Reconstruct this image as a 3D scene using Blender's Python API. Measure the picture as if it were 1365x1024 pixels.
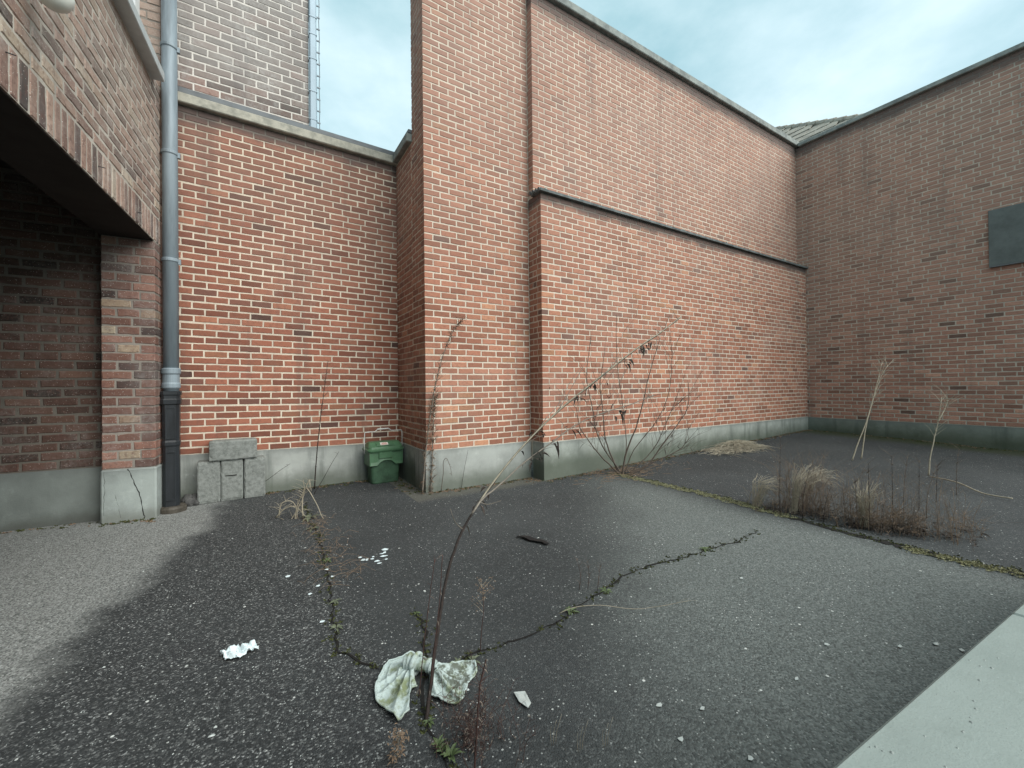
import bpy, bmesh, math, random
from mathutils import Vector, Matrix, noise
R = math.radians
RND = random.Random(7)
S = bpy.context.scene
COL = S.collection
for o in list(bpy.data.objects):
    bpy.data.objects.remove(o)

# ------------------------------------------------------------------ camera
cam_d = bpy.data.cameras.new('camera')
cam_d.sensor_width = 36.0
cam_d.lens = 14.744
cam_d.clip_start = 0.02
cam_d.clip_end = 600
cam = bpy.data.objects.new('camera', cam_d)
COL.objects.link(cam)
CAM = Vector((0, 0, 1.05))
FW = Vector((0.52912622, 0.84852452, 0.00561993))
RT = Vector((0.84852305, -0.52905652, -0.01038436))
UP = Vector((0.00583812, -0.01026328, 0.99993029))
cam.matrix_world = Matrix(((RT.x, UP.x, -FW.x, CAM.x), (RT.y, UP.y, -FW.y, CAM.y), (RT.z, UP.z, -FW.z, CAM.z), (0, 0, 0, 1)))
S.camera = cam

# ------------------------------------------------------------------ sky, sun, exposure
SUN_EL, SUN_AZ = R(40), R(156)      # azimuth measured from +y towards +x
w = bpy.data.worlds.new('World')
S.world = w
w.use_nodes = True
nt = w.node_tree
nt.nodes.clear()
def wn(t, **k):
    n = nt.nodes.new(t)
    for a, b in k.items():
        setattr(n, a, b)
    return n
out = wn('ShaderNodeOutputWorld'); bg = wn('ShaderNodeBackground')
sky = wn('ShaderNodeTexSky', sky_type='NISHITA', sun_disc=False, sun_elevation=SUN_EL, sun_rotation=SUN_AZ, air_density=1.0, dust_density=1.5)
tc = wn('ShaderNodeTexCoord')
mp = wn('ShaderNodeMapping'); mp.inputs['Scale'].default_value = (1, 1, 2.0)
n1 = wn('ShaderNodeTexNoise'); n1.inputs['Scale'].default_value = 2.2; n1.inputs['Detail'].default_value = 7; n1.inputs['Roughness'].default_value = 0.55
r1 = wn('ShaderNodeValToRGB')
r1.color_ramp.elements[0].position = 0.36; r1.color_ramp.elements[0].color = (1.55, 2.5, 2.72, 1)
r1.color_ramp.elements[1].position = 0.66; r1.color_ramp.elements[1].color = (3.2, 3.95, 4.12, 1)
mx = wn('ShaderNodeMix', data_type='RGBA'); mx.inputs['Factor'].default_value = 0.9
nt.links.new(tc.outputs['Generated'], mp.inputs['Vector'])
nt.links.new(mp.outputs['Vector'], n1.inputs['Vector'])
nt.links.new(n1.outputs['Fac'], r1.inputs['Fac'])
nt.links.new(sky.outputs['Color'], mx.inputs['A'])
nt.links.new(r1.outputs['Color'], mx.inputs['B'])
nt.links.new(mx.outputs['Result'], bg.inputs['Color'])
bg.inputs['Strength'].default_value = 0.1
nt.links.new(bg.outputs['Background'], out.inputs['Surface'])

sun_d = bpy.data.lights.new('sun', 'SUN')
sun_d.energy = 1.5
sun_d.angle = R(60)
sun_d.color = (1.0, 0.955, 0.90)
sun = bpy.data.objects.new('sun', sun_d)
COL.objects.link(sun)
sd = Vector((math.sin(SUN_AZ) * math.cos(SUN_EL), math.cos(SUN_AZ) * math.cos(SUN_EL), math.sin(SUN_EL)))
sun.rotation_euler = sd.to_track_quat('Z', 'Y').to_euler()
S.view_settings.view_transform = 'Standard'
S.view_settings.look = 'None'
S.view_settings.gamma = 1.0
S.view_settings.use_curve_mapping = False
S.view_settings.exposure = 1.52
S.render.engine = 'CYCLES'

# ------------------------------------------------------------------ object helpers
def tag(o, label=None, cat=None, group=None, kind=None):
    if label: o['label'] = label
    if cat: o['category'] = cat
    if group: o['group'] = group
    if kind: o['kind'] = kind
    return o
def empty(name, loc, label, cat, group=None):
    o = bpy.data.objects.new(name, None)
    o.empty_display_size = 0.1
    o.location = loc
    COL.objects.link(o)
    return tag(o, label, cat, group)
def wloc(o):
    v = Vector((0, 0, 0))
    while o is not None:
        v += o.location
        o = o.parent
    return v
class MB:
    """collects faces in world space; build() links them as one mesh object"""
    def __init__(s):
        s.v, s.f = [], []
    def add(s, vs, fs):
        k = len(s.v)
        s.v += [Vector(p) for p in vs]
        s.f += [tuple(i + k for i in f) for f in fs]
        return s
    def box(s, x0, x1, y0, y1, z0, z1, M=None, bev=0.0):
        if bev:
            b = bev
            vs = []
            for sx, x in ((1, x0), (-1, x1)):
                for sy, y in ((1, y0), (-1, y1)):
                    for sz, z in ((1, z0), (-1, z1)):
                        vs += [(x, y + sy * b, z + sz * b), (x + sx * b, y, z + sz * b), (x + sx * b, y + sy * b, z)]
            bm = bmesh.new()
            for p in vs: bm.verts.new(p)
            bmesh.ops.convex_hull(bm, input=bm.verts)
            bm.verts.index_update()
            vs = [v.co.copy() for v in bm.verts]; fs = [tuple(v.index for v in f.verts) for f in bm.faces]
            bm.free()
        else:
            vs = [(x0, y0, z0), (x1, y0, z0), (x1, y1, z0), (x0, y1, z0), (x0, y0, z1), (x1, y0, z1), (x1, y1, z1), (x0, y1, z1)]
            fs = [(0, 3, 2, 1), (4, 5, 6, 7), (0, 1, 5, 4), (1, 2, 6, 5), (2, 3, 7, 6), (3, 0, 4, 7)]
        if M is not None: vs = [M @ Vector(p) for p in vs]
        return s.add(vs, fs)
    def tube(s, pts, rad, n=6, cap=True):
        pts = [Vector(p) for p in pts]
        m = len(pts)
        if not hasattr(rad, '__len__'): rad = [rad] * m
        rings = []
        prev = None
        for i, p in enumerate(pts):
            t = (pts[min(i + 1, m - 1)] - pts[max(i - 1, 0)])
            if t.length < 1e-9: t = Vector((0, 0, 1))
            t.normalize()
            a = t.cross(Vector((0, 0, 1))) if prev is None else (prev - t * prev.dot(t))
            if a.length < 1e-3: a = t.cross(Vector((1, 0, 0)))
            a.normalize(); prev = a
            b = t.cross(a)
            rings.append([p + (a * math.cos(2 * math.pi * k / n) + b * math.sin(2 * math.pi * k / n)) * rad[i] for k in range(n)])
        vs = [q for r in rings for q in r]
        fs = [(i * n + k, i * n + (k + 1) % n, (i + 1) * n + (k + 1) % n, (i + 1) * n + k) for i in range(m - 1) for k in range(n)]
        if cap: fs += [tuple(range(n))[::-1], tuple((m - 1) * n + k for k in range(n))]
        return s.add(vs, fs)
    def lathe(s, c, prof, n=24):
        c = Vector(c)
        vs = [c + Vector((r * math.cos(2 * math.pi * k / n), r * math.sin(2 * math.pi * k / n), z)) for r, z in prof for k in range(n)]
        m = len(prof)
        fs = [(i * n + k, i * n + (k + 1) % n, (i + 1) * n + (k + 1) % n, (i + 1) * n + k) for i in range(m - 1) for k in range(n)]
        fs += [tuple(range(n))[::-1], tuple((m - 1) * n + k for k in range(n))]
        return s.add(vs, fs)
    def build(s, name, mat, parent=None, smooth=False, fix=True):
        base = wloc(parent) if parent is not None else Vector((0, 0, 0))
        if parent is None and s.v:
            mnz = min(p.z for p in s.v)
            base = sum(s.v, Vector()) / len(s.v); base.z = mnz
        me = bpy.data.meshes.new(name)
        me.from_pydata([p - base for p in s.v], [], s.f)
        me.validate()
        if fix:
            bm = bmesh.new(); bm.from_mesh(me)
            bmesh.ops.recalc_face_normals(bm, faces=bm.faces)
            bm.to_mesh(me); bm.free()
        if smooth:
            for q in me.polygons: q.use_smooth = True
        me.materials.append(mat)
        o = bpy.data.objects.new(name, me)
        COL.objects.link(o)
        if parent is not None: o.parent = parent
        else: o.location = base
        return o

# ------------------------------------------------------------------ materials
class NG:
    def __init__(s, name, rough=0.9, spec=0.3):
        s.m = bpy.data.materials.new(name); s.m.use_nodes = True
        s.t = s.m.node_tree; s.t.nodes.clear()
        s.o = s.t.nodes.new('ShaderNodeOutputMaterial'); s.b = s.t.nodes.new('ShaderNodeBsdfPrincipled')
        s.b.inputs['Roughness'].default_value = rough
        s.b.inputs['Specular IOR Level'].default_value = spec
        s.t.links.new(s.b.outputs[0], s.o.inputs['Surface'])
        s._pos = None
    def n(s, t, **k):
        q = s.t.nodes.new(t)
        for a, b in k.items(): setattr(q, a, b)
        return q
    def l(s, a, b): s.t.links.new(a, b)
    def pos(s):
        if s._pos is None: s._pos = s.n('ShaderNodeNewGeometry')
        return s._pos.outputs['Position']
    def isl(s):
        s.pos(); return s._pos.outputs['Random Per Island']
    def xyz(s):
        q = s.n('ShaderNodeSeparateXYZ'); s.l(s.pos(), q.inputs[0]); return q.outputs
    def setin(s, sock, v):
        if isinstance(v, bpy.types.NodeSocket): s.l(v, sock)
        else: sock.default_value = v
    def math(s, op, a, b=0.0, clamp=False):
        q = s.n('ShaderNodeMath', operation=op); q.use_clamp = clamp
        s.setin(q.inputs[0], a); s.setin(q.inputs[1], b); return q.outputs[0]
    def noise(s, scale, detail=4, rough=0.55, vec=None, dist=0.0, stretch=None):
        q = s.n('ShaderNodeTexNoise')
        q.inputs['Scale'].default_value = scale; q.inputs['Detail'].default_value = detail
        q.inputs['Roughness'].default_value = rough; q.inputs['Distortion'].default_value = dist
        v = vec or s.pos()
        if stretch:
            m = s.n('ShaderNodeMapping'); m.inputs['Scale'].default_value = stretch; s.l(v, m.inputs['Vector']); v = m.outputs[0]
        s.l(v, q.inputs['Vector'])
        return q.outputs['Fac']
    def vor(s, scale, feature='F1', out='Distance', rnd=1.0):
        q = s.n('ShaderNodeTexVoronoi', feature=feature); q.inputs['Scale'].default_value = scale; q.inputs['Randomness'].default_value = rnd
        s.l(s.pos(), q.inputs['Vector']); return q.outputs[out]
    def ramp(s, f, stops, interp='LINEAR'):
        q = s.n('ShaderNodeValToRGB'); q.color_ramp.interpolation = interp
        e = q.color_ramp.elements
        while len(e) < len(stops): e.new(0.5)
        for k, (p, c) in enumerate(stops):
            e[k].position = p
            e[k].color = (c, c, c, 1) if not hasattr(c, '__len__') else (*c, 1)
        s.l(f, q.inputs[0]); return q.outputs['Color']
    def step(s, f, a, b):
        q = s.n('ShaderNodeMapRange'); q.interpolation_type = 'SMOOTHSTEP'
        q.inputs['From Min'].default_value = a; q.inputs['From Max'].default_value = b
        s.l(f, q.inputs['Value']); return q.outputs['Result']
    def mix(s, f, a, b, mode='MIX'):
        q = s.n('ShaderNodeMix', data_type='RGBA', blend_type=mode)
        s.setin(q.inputs['Factor'], f)
        for k, v in (('A', a), ('B', b)):
            if isinstance(v, bpy.types.NodeSocket): s.l(v, q.inputs[k])
            else: q.inputs[k].default_value = (*v, 1) if len(v) == 3 else v
        return q.outputs['Result']
    def bump(s, h, strength=0.4, dist=0.004):
        q = s.n('ShaderNodeBump'); q.inputs['Strength'].default_value = strength; q.inputs['Distance'].default_value = dist
        s.l(h, q.inputs['Height']); s.l(q.outputs[0], s.b.inputs['Normal'])
    def done(s, col, rough=None):
        s.setin(s.b.inputs['Base Color'], col if isinstance(col, bpy.types.NodeSocket) else (*col, 1))
        if rough is not None: s.setin(s.b.inputs['Roughness'], rough)
        return s.m

def brick_mat(name, stops, grey, z0, z1, gmax, bloom=0.0, bloomcol=(0.5, 0.5, 0.48), fleck=0.0, mott=0.35, bands=()):
    """stops: brick tints by random value; grey: second tint that grows with height z0..z1"""
    g = NG(name, 0.88, 0.25)
    oi = g.n('ShaderNodeObjectInfo')
    rnd = g.math('FRACT', g.math('ADD', g.math('MULTIPLY', oi.outputs['Random'], 7.13), g.math('MULTIPLY', g.isl(), 3.77)))
    base = g.ramp(rnd, stops, 'LINEAR')
    rnd2 = g.math('FRACT', g.math('MULTIPLY', rnd, 17.3))
    hv = g.n('ShaderNodeHueSaturation')
    g.l(base, hv.inputs['Color'])
    g.l(g.math('ADD', g.math('MULTIPLY', rnd2, 0.50), 0.72), hv.inputs['Value'])
    c = hv.outputs['Color']
    m = g.noise(38, 6, 0.65)
    c = g.mix(g.math('MULTIPLY', g.step(m, 0.45, 0.7), mott), c, (0.12, 0.06, 0.05))
    c = g.mix(g.math('MULTIPLY', g.step(g.noise(160, 3, 0.6), 0.55, 0.8), 0.25), c, (0.42, 0.27, 0.2))
    z = g.xyz()[2]
    wz = g.math('MULTIPLY', g.math('MULTIPLY', g.step(z, z0, z1), gmax), g.math('ADD', g.math('MULTIPLY', g.noise(1.1, 4), 1.2), 0.4), True)
    c = g.mix(wz, c, grey)
    pz = g.step(g.noise(0.9, 5, 0.6), 0.5, 0.72)
    c = g.mix(g.math('MULTIPLY', pz, 0.3), c, grey)
    if bloom:
        bl = g.math('MULTIPLY', g.step(g.noise(3.5, 6, 0.7), 0.42, 0.7), bloom)
        c = g.mix(g.math('MULTIPLY', bl, g.step(g.noise(45, 4, 0.7), 0.3, 0.65)), c, bloomcol)
    if fleck:
        c = g.mix(g.math('MULTIPLY', g.math('LESS_THAN', g.vor(70), 0.13), fleck), c, (0.62, 0.6, 0.55))
    stk = g.math('MULTIPLY', g.step(g.noise(5.5, 5, 0.65, stretch=(1, 1, 0.07)), 0.52, 0.72), 0.34)
    c = g.mix(stk, c, (grey[0] * 0.55, grey[1] * 0.55, grey[2] * 0.58))
    wh = g.math('MULTIPLY', g.step(g.noise(3.1, 6, 0.72), 0.58, 0.76), g.step(g.noise(55, 4, 0.7), 0.4, 0.65))
    c = g.mix(g.math('MULTIPLY', wh, 0.30), c, (0.50, 0.46, 0.42))
    for b0, b1, b2 in bands:      # soot crust on the courses below a drip edge
        bd = g.step(g.math('ADD', z, g.math('MULTIPLY', g.math('SUBTRACT', g.noise(2.2, 5, 0.7), 0.5), 0.22)), b0, b1)
        bd = g.math('MULTIPLY', bd, g.math('LESS_THAN', z, b2))
        c = g.mix(g.math('MULTIPLY', bd, 0.8), c, (0.085, 0.075, 0.072))
    g.bump(g.math('ADD', g.noise(90, 5, 0.7), g.math('MULTIPLY', m, 0.8)), 0.55, 0.003)
    return g.done(c)
RED = [(0.0, (0.099, 0.056, 0.046)), (0.03, (0.162, 0.079, 0.060)), (0.07, (0.230, 0.088, 0.059)), (0.5, (0.279, 0.110, 0.070)), (0.93, (0.316, 0.130, 0.083)), (1.0, (0.352, 0.159, 0.096))]
M_LEFT = brick_mat('left_wall_brick', RED, (0.24, 0.155, 0.125), 1.6, 4.2, 0.6, bands=((3.52, 3.66, 3.75),))
PAL_LONG = [(0, (0.192, 0.116, 0.095)), (0.015, (0.236, 0.126, 0.095)), (0.035, (0.314, 0.136, 0.089)), (0.5, (0.349, 0.156, 0.101)), (0.95, (0.384, 0.181, 0.116)), (1, (0.436, 0.224, 0.129))]
M_LONG = brick_mat('long_wall_brick', PAL_LONG, (0.37, 0.24, 0.195), 1.6, 4.6, 0.65, bands=((5.34, 5.52, 5.601), (3.06, 3.17, 3.217)))
M_PIER = brick_mat('pier_brick', PAL_LONG, (0.36, 0.235, 0.19), 1.6, 4.6, 0.65)
M_RIGHT = brick_mat('right_wall_brick', [(0, (0.11, 0.068, 0.056)), (0.04, (0.18, 0.105, 0.08)), (0.08, (0.32, 0.165, 0.120)), (0.6, (0.40, 0.207, 0.150)), (1, (0.45, 0.25, 0.18))], (0.37, 0.255, 0.205), 0.5, 4.0, 0.55, bands=((5.34, 5.50, 5.58),))
PAL_GAR = [(0, (0.05, 0.042, 0.040)), (0.15, (0.10, 0.064, 0.055)), (0.25, (0.165, 0.09, 0.072)), (0.6, (0.215, 0.112, 0.085)), (0.88, (0.26, 0.14, 0.105)), (0.95, (0.36, 0.27, 0.19)), (1, (0.45, 0.37, 0.27))]
M_GAR = brick_mat('garage_brick', PAL_GAR, (0.2, 0.14, 0.12), 1.5, 2.3, 0.4, bloom=0.25, fleck=0.9, mott=0.6)
M_FASCIA = brick_mat('garage_face_brick', [(0, (0.08, 0.07, 0.066)), (0.12, (0.15, 0.11, 0.10)), (0.25, (0.25, 0.165, 0.135)), (0.6, (0.33, 0.22, 0.175)), (0.86, (0.38, 0.265, 0.21)), (0.94, (0.45, 0.37, 0.28)), (1, (0.55, 0.48, 0.38))], (0.38, 0.30, 0.25), 2.2, 3.2, 0.5, bloom=0.5, bloomcol=(0.55, 0.52, 0.47), fleck=1.0, mott=0.7)
M_INNER = brick_mat('bay_wall_brick', [(0, (0.03, 0.025, 0.022)), (0.2, (0.06, 0.038, 0.030)), (0.6, (0.092, 0.052, 0.040)), (1, (0.125, 0.074, 0.055))], (0.085, 0.066, 0.054), 1.5, 2.6, 0.4, bloom=0.15, fleck=0.6, mott=0.5)  # darker brown brick, lowered further so the colour carries recess shade
M_TOWER = brick_mat('grey_tower_brick', [(0, (0.12, 0.105, 0.095)), (0.3, (0.19, 0.155, 0.14)), (0.6, (0.25, 0.195, 0.17)), (1, (0.29, 0.18, 0.15))], (0.29, 0.275, 0.26), 3.9, 4.4, 0.7, bloom=0.6, bloomcol=(0.46, 0.46, 0.44), mott=0.5)
def mortar_mat(name, col, dark, amt, bands=()):
    g = NG(name, 0.95, 0.15)
    z = g.xyz()[2]
    c = g.mix(g.math('MULTIPLY', g.step(g.noise(1.6, 6, 0.7), 0.35, 0.7), amt), col, dark)
    c = g.mix(g.math('MULTIPLY', g.step(g.noise(60, 4, 0.7), 0.45, 0.7), 0.5), c, (col[0] * 0.6, col[1] * 0.6, col[2] * 0.6))
    stk = g.math('MULTIPLY', g.step(g.noise(5.5, 5, 0.65, stretch=(1, 1, 0.07)), 0.52, 0.72), 0.45)
    c = g.mix(stk, c, tuple(q * 0.55 for q in dark))
    for b0, b1, b2 in bands:
        bd = g.step(g.math('ADD', z, g.math('MULTIPLY', g.math('SUBTRACT', g.noise(2.2, 5, 0.7), 0.5), 0.22)), b0, b1)
        c = g.mix(g.math('MULTIPLY', g.math('MULTIPLY', bd, g.math('LESS_THAN', z, b2)), 0.85), c, (0.10, 0.09, 0.085))
    g.bump(g.noise(140, 4, 0.7), 0.5, 0.003)
    return g.done(c)
M_MORT = mortar_mat('cream_mortar', (0.68, 0.60, 0.485), (0.40, 0.35, 0.29), 0.7, ((3.52, 3.66, 3.75),))
M_MORTL = mortar_mat('long_wall_mortar', (0.64, 0.56, 0.46), (0.46, 0.40, 0.335), 0.7, ((5.34, 5.52, 5.601), (3.06, 3.17, 3.217)))
M_MORTP = mortar_mat('pier_mortar', (0.64, 0.56, 0.46), (0.46, 0.40, 0.335), 0.7)
M_MORTR = mortar_mat('grey_mortar', (0.54, 0.48, 0.40), (0.36, 0.325, 0.28), 0.6, ((5.34, 5.50, 5.58),))
M_MORTG = mortar_mat('dull_mortar', (0.30, 0.27, 0.235), (0.17, 0.155, 0.14), 0.6)
M_MORTF = mortar_mat('garage_face_mortar', (0.56, 0.52, 0.45), (0.34, 0.31, 0.27), 0.6)
M_MORTI = mortar_mat('bay_mortar', (0.15, 0.135, 0.115), (0.085, 0.078, 0.068), 0.6)  # darkened along with the bay bricks, recess shade in the colour
M_MORTT = mortar_mat('pale_mortar', (0.68, 0.65, 0.60), (0.50, 0.48, 0.45), 0.5)
def plinth_mat(name, col, green, stain=0.6, moss_h=0.18, gz=0.0):
    g = NG(name, 0.85, 0.3)
    z = g.xyz()[2]
    c = g.mix(g.step(g.noise(2.4, 6, 0.65), 0.35, 0.7), col, tuple(q * 0.72 for q in col))
    st = g.noise(7, 5, 0.6, stretch=(1, 1, 0.12))
    c = g.mix(g.math('MULTIPLY', g.step(st, 0.5, 0.72), stain), c, (0.10, 0.115, 0.105))
    c = g.mix(g.math('MULTIPLY', g.step(g.noise(5, 5, 0.7), 0.56, 0.74), 0.5), c, tuple(min(q * 1.45, 0.7) for q in col))
    low = g.math('SUBTRACT', 1.0, g.step(g.math('ADD', z, g.math('MULTIPLY', g.noise(4, 5, 0.7), -0.16)), gz - 0.06, gz + moss_h))
    c = g.mix(g.math('MULTIPLY', low, 0.75), c, green)
    top = g.math('MULTIPLY', g.step(g.math('ADD', z, g.math('MULTIPLY', g.noise(9, 5, 0.7), -0.08)), 0.31, 0.39), 0.5)
    c = g.mix(top, c, (0.13, 0.14, 0.135))
    c = g.mix(g.math('MULTIPLY', g.math('LESS_THAN', g.vor(140), 0.16), 0.35), c, (0.16, 0.17, 0.16))
    g.bump(g.math('ADD', g.noise(120, 5, 0.7), g.math('MULTIPLY', g.noise(8, 5), 2.0)), 0.45, 0.004)
    return g.done(c)
M_PL = plinth_mat('plinth_render', (0.37, 0.39, 0.365), (0.07, 0.085, 0.06))
M_PLL = plinth_mat('pale_plinth_render', (0.44, 0.475, 0.45), (0.12, 0.13, 0.10), 0.35, 0.08)
M_PLF = plinth_mat('green_plinth_render', (0.37, 0.395, 0.36), (0.045, 0.06, 0.035), 0.6, 0.2, 0.12)
M_PLR = plinth_mat('mossy_plinth_render', (0.23, 0.255, 0.225), (0.045, 0.056, 0.028), 0.7, 0.22, 0.12)
M_PLI = plinth_mat('bay_plinth_render', (0.20, 0.225, 0.21), (0.08, 0.085, 0.075), 0.15, 0.05)  # garage plinth colour with the bay's shade darkened into it
M_PLG = plinth_mat('garage_plinth_render', (0.34, 0.38, 0.36), (0.16, 0.17, 0.15), 0.15, 0.05)
def concrete_mat(name, col, dark, sc=6, pits=0.3, rough=0.85):
    g = NG(name, rough, 0.3)
    c = g.mix(g.step(g.noise(sc, 6, 0.7), 0.35, 0.7), col, dark)
    c = g.mix(g.math('MULTIPLY', g.math('LESS_THAN', g.vor(190), 0.22), pits), c, tuple(q * 0.4 for q in dark))
    g.bump(g.math('ADD', g.noise(180, 5, 0.7), g.noise(30, 4)), 0.4, 0.003)
    return g.done(c)
M_COPE = concrete_mat('coping_concrete', (0.44, 0.425, 0.36), (0.25, 0.25, 0.215), 10)
M_COPED = concrete_mat('dark_coping_concrete', (0.28, 0.305, 0.285), (0.15, 0.165, 0.16), 7)
M_BLOCK = concrete_mat('concrete_block', (0.235, 0.25, 0.235), (0.13, 0.142, 0.13), 28, 0.6)
M_LEDGE = concrete_mat('ledge_slate', (0.16, 0.18, 0.18), (0.06, 0.07, 0.07), 8)
def sill_mat():
    g = NG('sill_stone', 0.65, 0.35)
    c = g.mix(g.step(g.noise(3, 6, 0.7), 0.35, 0.7), (0.25, 0.288, 0.268), (0.205, 0.24, 0.222))
    c = g.mix(g.math('MULTIPLY', g.step(g.noise(16, 7, 0.75), 0.5, 0.72), 0.45), c, (0.19, 0.22, 0.20))
    c = g.mix(g.math('MULTIPLY', g.math('LESS_THAN', g.vor(260), 0.2), 0.35), c, (0.14, 0.155, 0.145))
    c = g.mix(g.math('MULTIPLY', g.step(g.noise(75, 5, 0.75), 0.6, 0.75), 0.4), c, (0.42, 0.46, 0.44))
    g.bump(g.math('ADD', g.noise(220, 5, 0.7), g.noise(25, 5, 0.7)), 0.35, 0.003)
    return g.done(c)
M_SILL = sill_mat()
M_RUBBLE = concrete_mat('rubble', (0.10, 0.10, 0.095), (0.04, 0.04, 0.04), 20)
M_SLATE = concrete_mat('slate_sheet', (0.135, 0.155, 0.15), (0.085, 0.10, 0.095), 3, 0.1, 0.6)
M_TILE = concrete_mat('roof_tile_grey', (0.37, 0.335, 0.28), (0.23, 0.21, 0.18), 5)
def plain(name, col, rough=0.7, metal=0.0, var=0.25, sc=25, spec=0.3, stretch=None):
    g = NG(name, rough, spec)
    g.b.inputs['Metallic'].default_value = metal
    c = g.mix(g.math('MULTIPLY', g.step(g.noise(sc, 5, 0.65, stretch=stretch), 0.35, 0.7), var * 2), col, tuple(q * (1 - var) * 0.7 for q in col))
    g.bump(g.noise(sc * 5, 4, 0.6), 0.15, 0.002)
    return g.done(c)
M_ZINC = plain('weathered_zinc', (0.25, 0.305, 0.34), 0.55, 0.1, 0.38, 9, 0.4, (1, 1, 0.12))
M_ZINCB = plain('pale_zinc', (0.36, 0.46, 0.53), 0.5, 0.1, 0.15, 6)
M_LEAD = plain('lead_flashing', (0.15, 0.165, 0.175), 0.6, 0.2, 0.25, 8)
M_IRON = plain('black_cast_iron', (0.022, 0.026, 0.030), 0.42, 0.0, 0.4, 14, 0.5, (1, 1, 0.3))
M_CLAY = plain('drain_clay', (0.085, 0.075, 0.06), 0.6, 0.0, 0.4, 20)
M_GREEN = plain('green_plastic', (0.078, 0.172, 0.09), 0.36, 0.0, 0.22, 14, 0.5)
M_GREEND = plain('dirty_green_plastic', (0.052, 0.112, 0.064), 0.6, 0.0, 0.4, 10, 0.4)
M_WIRE = plain('grey_wire', (0.60, 0.61, 0.58), 0.4, 0.0, 0.2, 40)
M_STICKW = plain('faded_sticker', (0.7, 0.66, 0.6), 0.6, 0, 0.15, 60)
M_STICKR = plain('faded_sticker_print', (0.5, 0.12, 0.08), 0.6, 0, 0.2, 60)
M_WHITE = plain('white_frame_paint', (0.72, 0.76, 0.76), 0.5, 0, 0.08, 10)
M_SILLP = plain('sill_metal', (0.50, 0.54, 0.54), 0.5, 0.1, 0.15, 10)
M_LAMP = plain('lamp_glass', (0.72, 0.74, 0.68), 0.3, 0, 0.12, 8)
M_DARK = plain('shaded_bay_dark', (0.028, 0.024, 0.022), 0.9, 0, 0.3, 6)  # near-black colour deepens the shade inside the bay
M_GLASS = plain('window_glass', (0.03, 0.04, 0.045), 0.08, 0, 0.1, 4, 0.6)
M_STEM = plain('dark_dead_stem', (0.040, 0.030, 0.026), 0.8, 0, 0.4, 60)
M_STEMP = plain('weathered_stem', (0.23, 0.20, 0.165), 0.8, 0, 0.35, 40)
M_TWIG = plain('brown_twig', (0.115, 0.09, 0.072), 0.85, 0, 0.35, 60)
M_RED = plain('red_brown_stem', (0.075, 0.042, 0.036), 0.8, 0, 0.35, 60)
M_STRAW = plain('bleached_straw', (0.37, 0.33, 0.25), 0.85, 0, 0.3, 50)
M_SEED = plain('withered_seed_heads', (0.24, 0.17, 0.115), 0.9, 0, 0.4, 60)
M_DEADL = plain('withered_leaf', (0.060, 0.047, 0.040), 0.85, 0, 0.4, 40)
M_FLUFF = plain('brown_dead_foliage', (0.175, 0.145, 0.12), 0.9, 0, 0.4, 60)
M_LEAF = plain('green_leaf', (0.105, 0.145, 0.062), 0.55, 0, 0.3, 60)
M_LEAFG = plain('grey_green_leaf', (0.14, 0.16, 0.105), 0.65, 0, 0.3, 60)
M_MOSS = plain('moss', (0.075, 0.085, 0.03), 0.95, 0, 0.45, 40)
M_MOSSP = plain('pale_moss', (0.34, 0.335, 0.20), 0.95, 0, 0.4, 50)
M_CRACK = plain('crack_dirt', (0.014, 0.013, 0.012), 0.95, 0, 0.3, 40)
M_PLAST = plain('white_plastic', (0.66, 0.76, 0.78), 0.4, 0, 0.08, 30, 0.5)
M_SHARD = plain('pale_shard', (0.48, 0.52, 0.50), 0.3, 0, 0.15, 60, 0.5)
M_GRIT = plain('grey_grit', (0.115, 0.12, 0.12), 0.9, 0, 0.4, 300)
M_RUBBER = plain('black_rubber', (0.012, 0.013, 0.014), 0.6, 0, 0.3, 30)
def cloth_mat():
    g = NG('dirty_cloth', 0.9, 0.2)
    x = g.xyz()[0]
    c = g.mix(g.step(g.noise(13, 6, 0.65), 0.48, 0.66), (0.46, 0.54, 0.52), (0.22, 0.255, 0.14))
    pt = g._pos.outputs['Pointiness']
    d = g.math('ADD', g.noise(34, 7, 0.75), g.math('MULTIPLY', g.step(x, 0.50, 0.58), 0.12))
    d = g.math('SUBTRACT', d, g.math('MULTIPLY', g.step(pt, 0.51, 0.60), 0.12))
    c = g.mix(g.math('MULTIPLY', g.step(d, 0.54, 0.68), 0.85), c, (0.07, 0.075, 0.05))
    c = g.mix(g.math('MULTIPLY', g.step(g.noise(120, 4, 0.7), 0.5, 0.7), 0.3), c, (0.12, 0.14, 0.09))
    g.bump(g.noise(120, 5, 0.7), 0.6, 0.004)
    return g.done(c)
M_CLOTH = cloth_mat()
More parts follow.
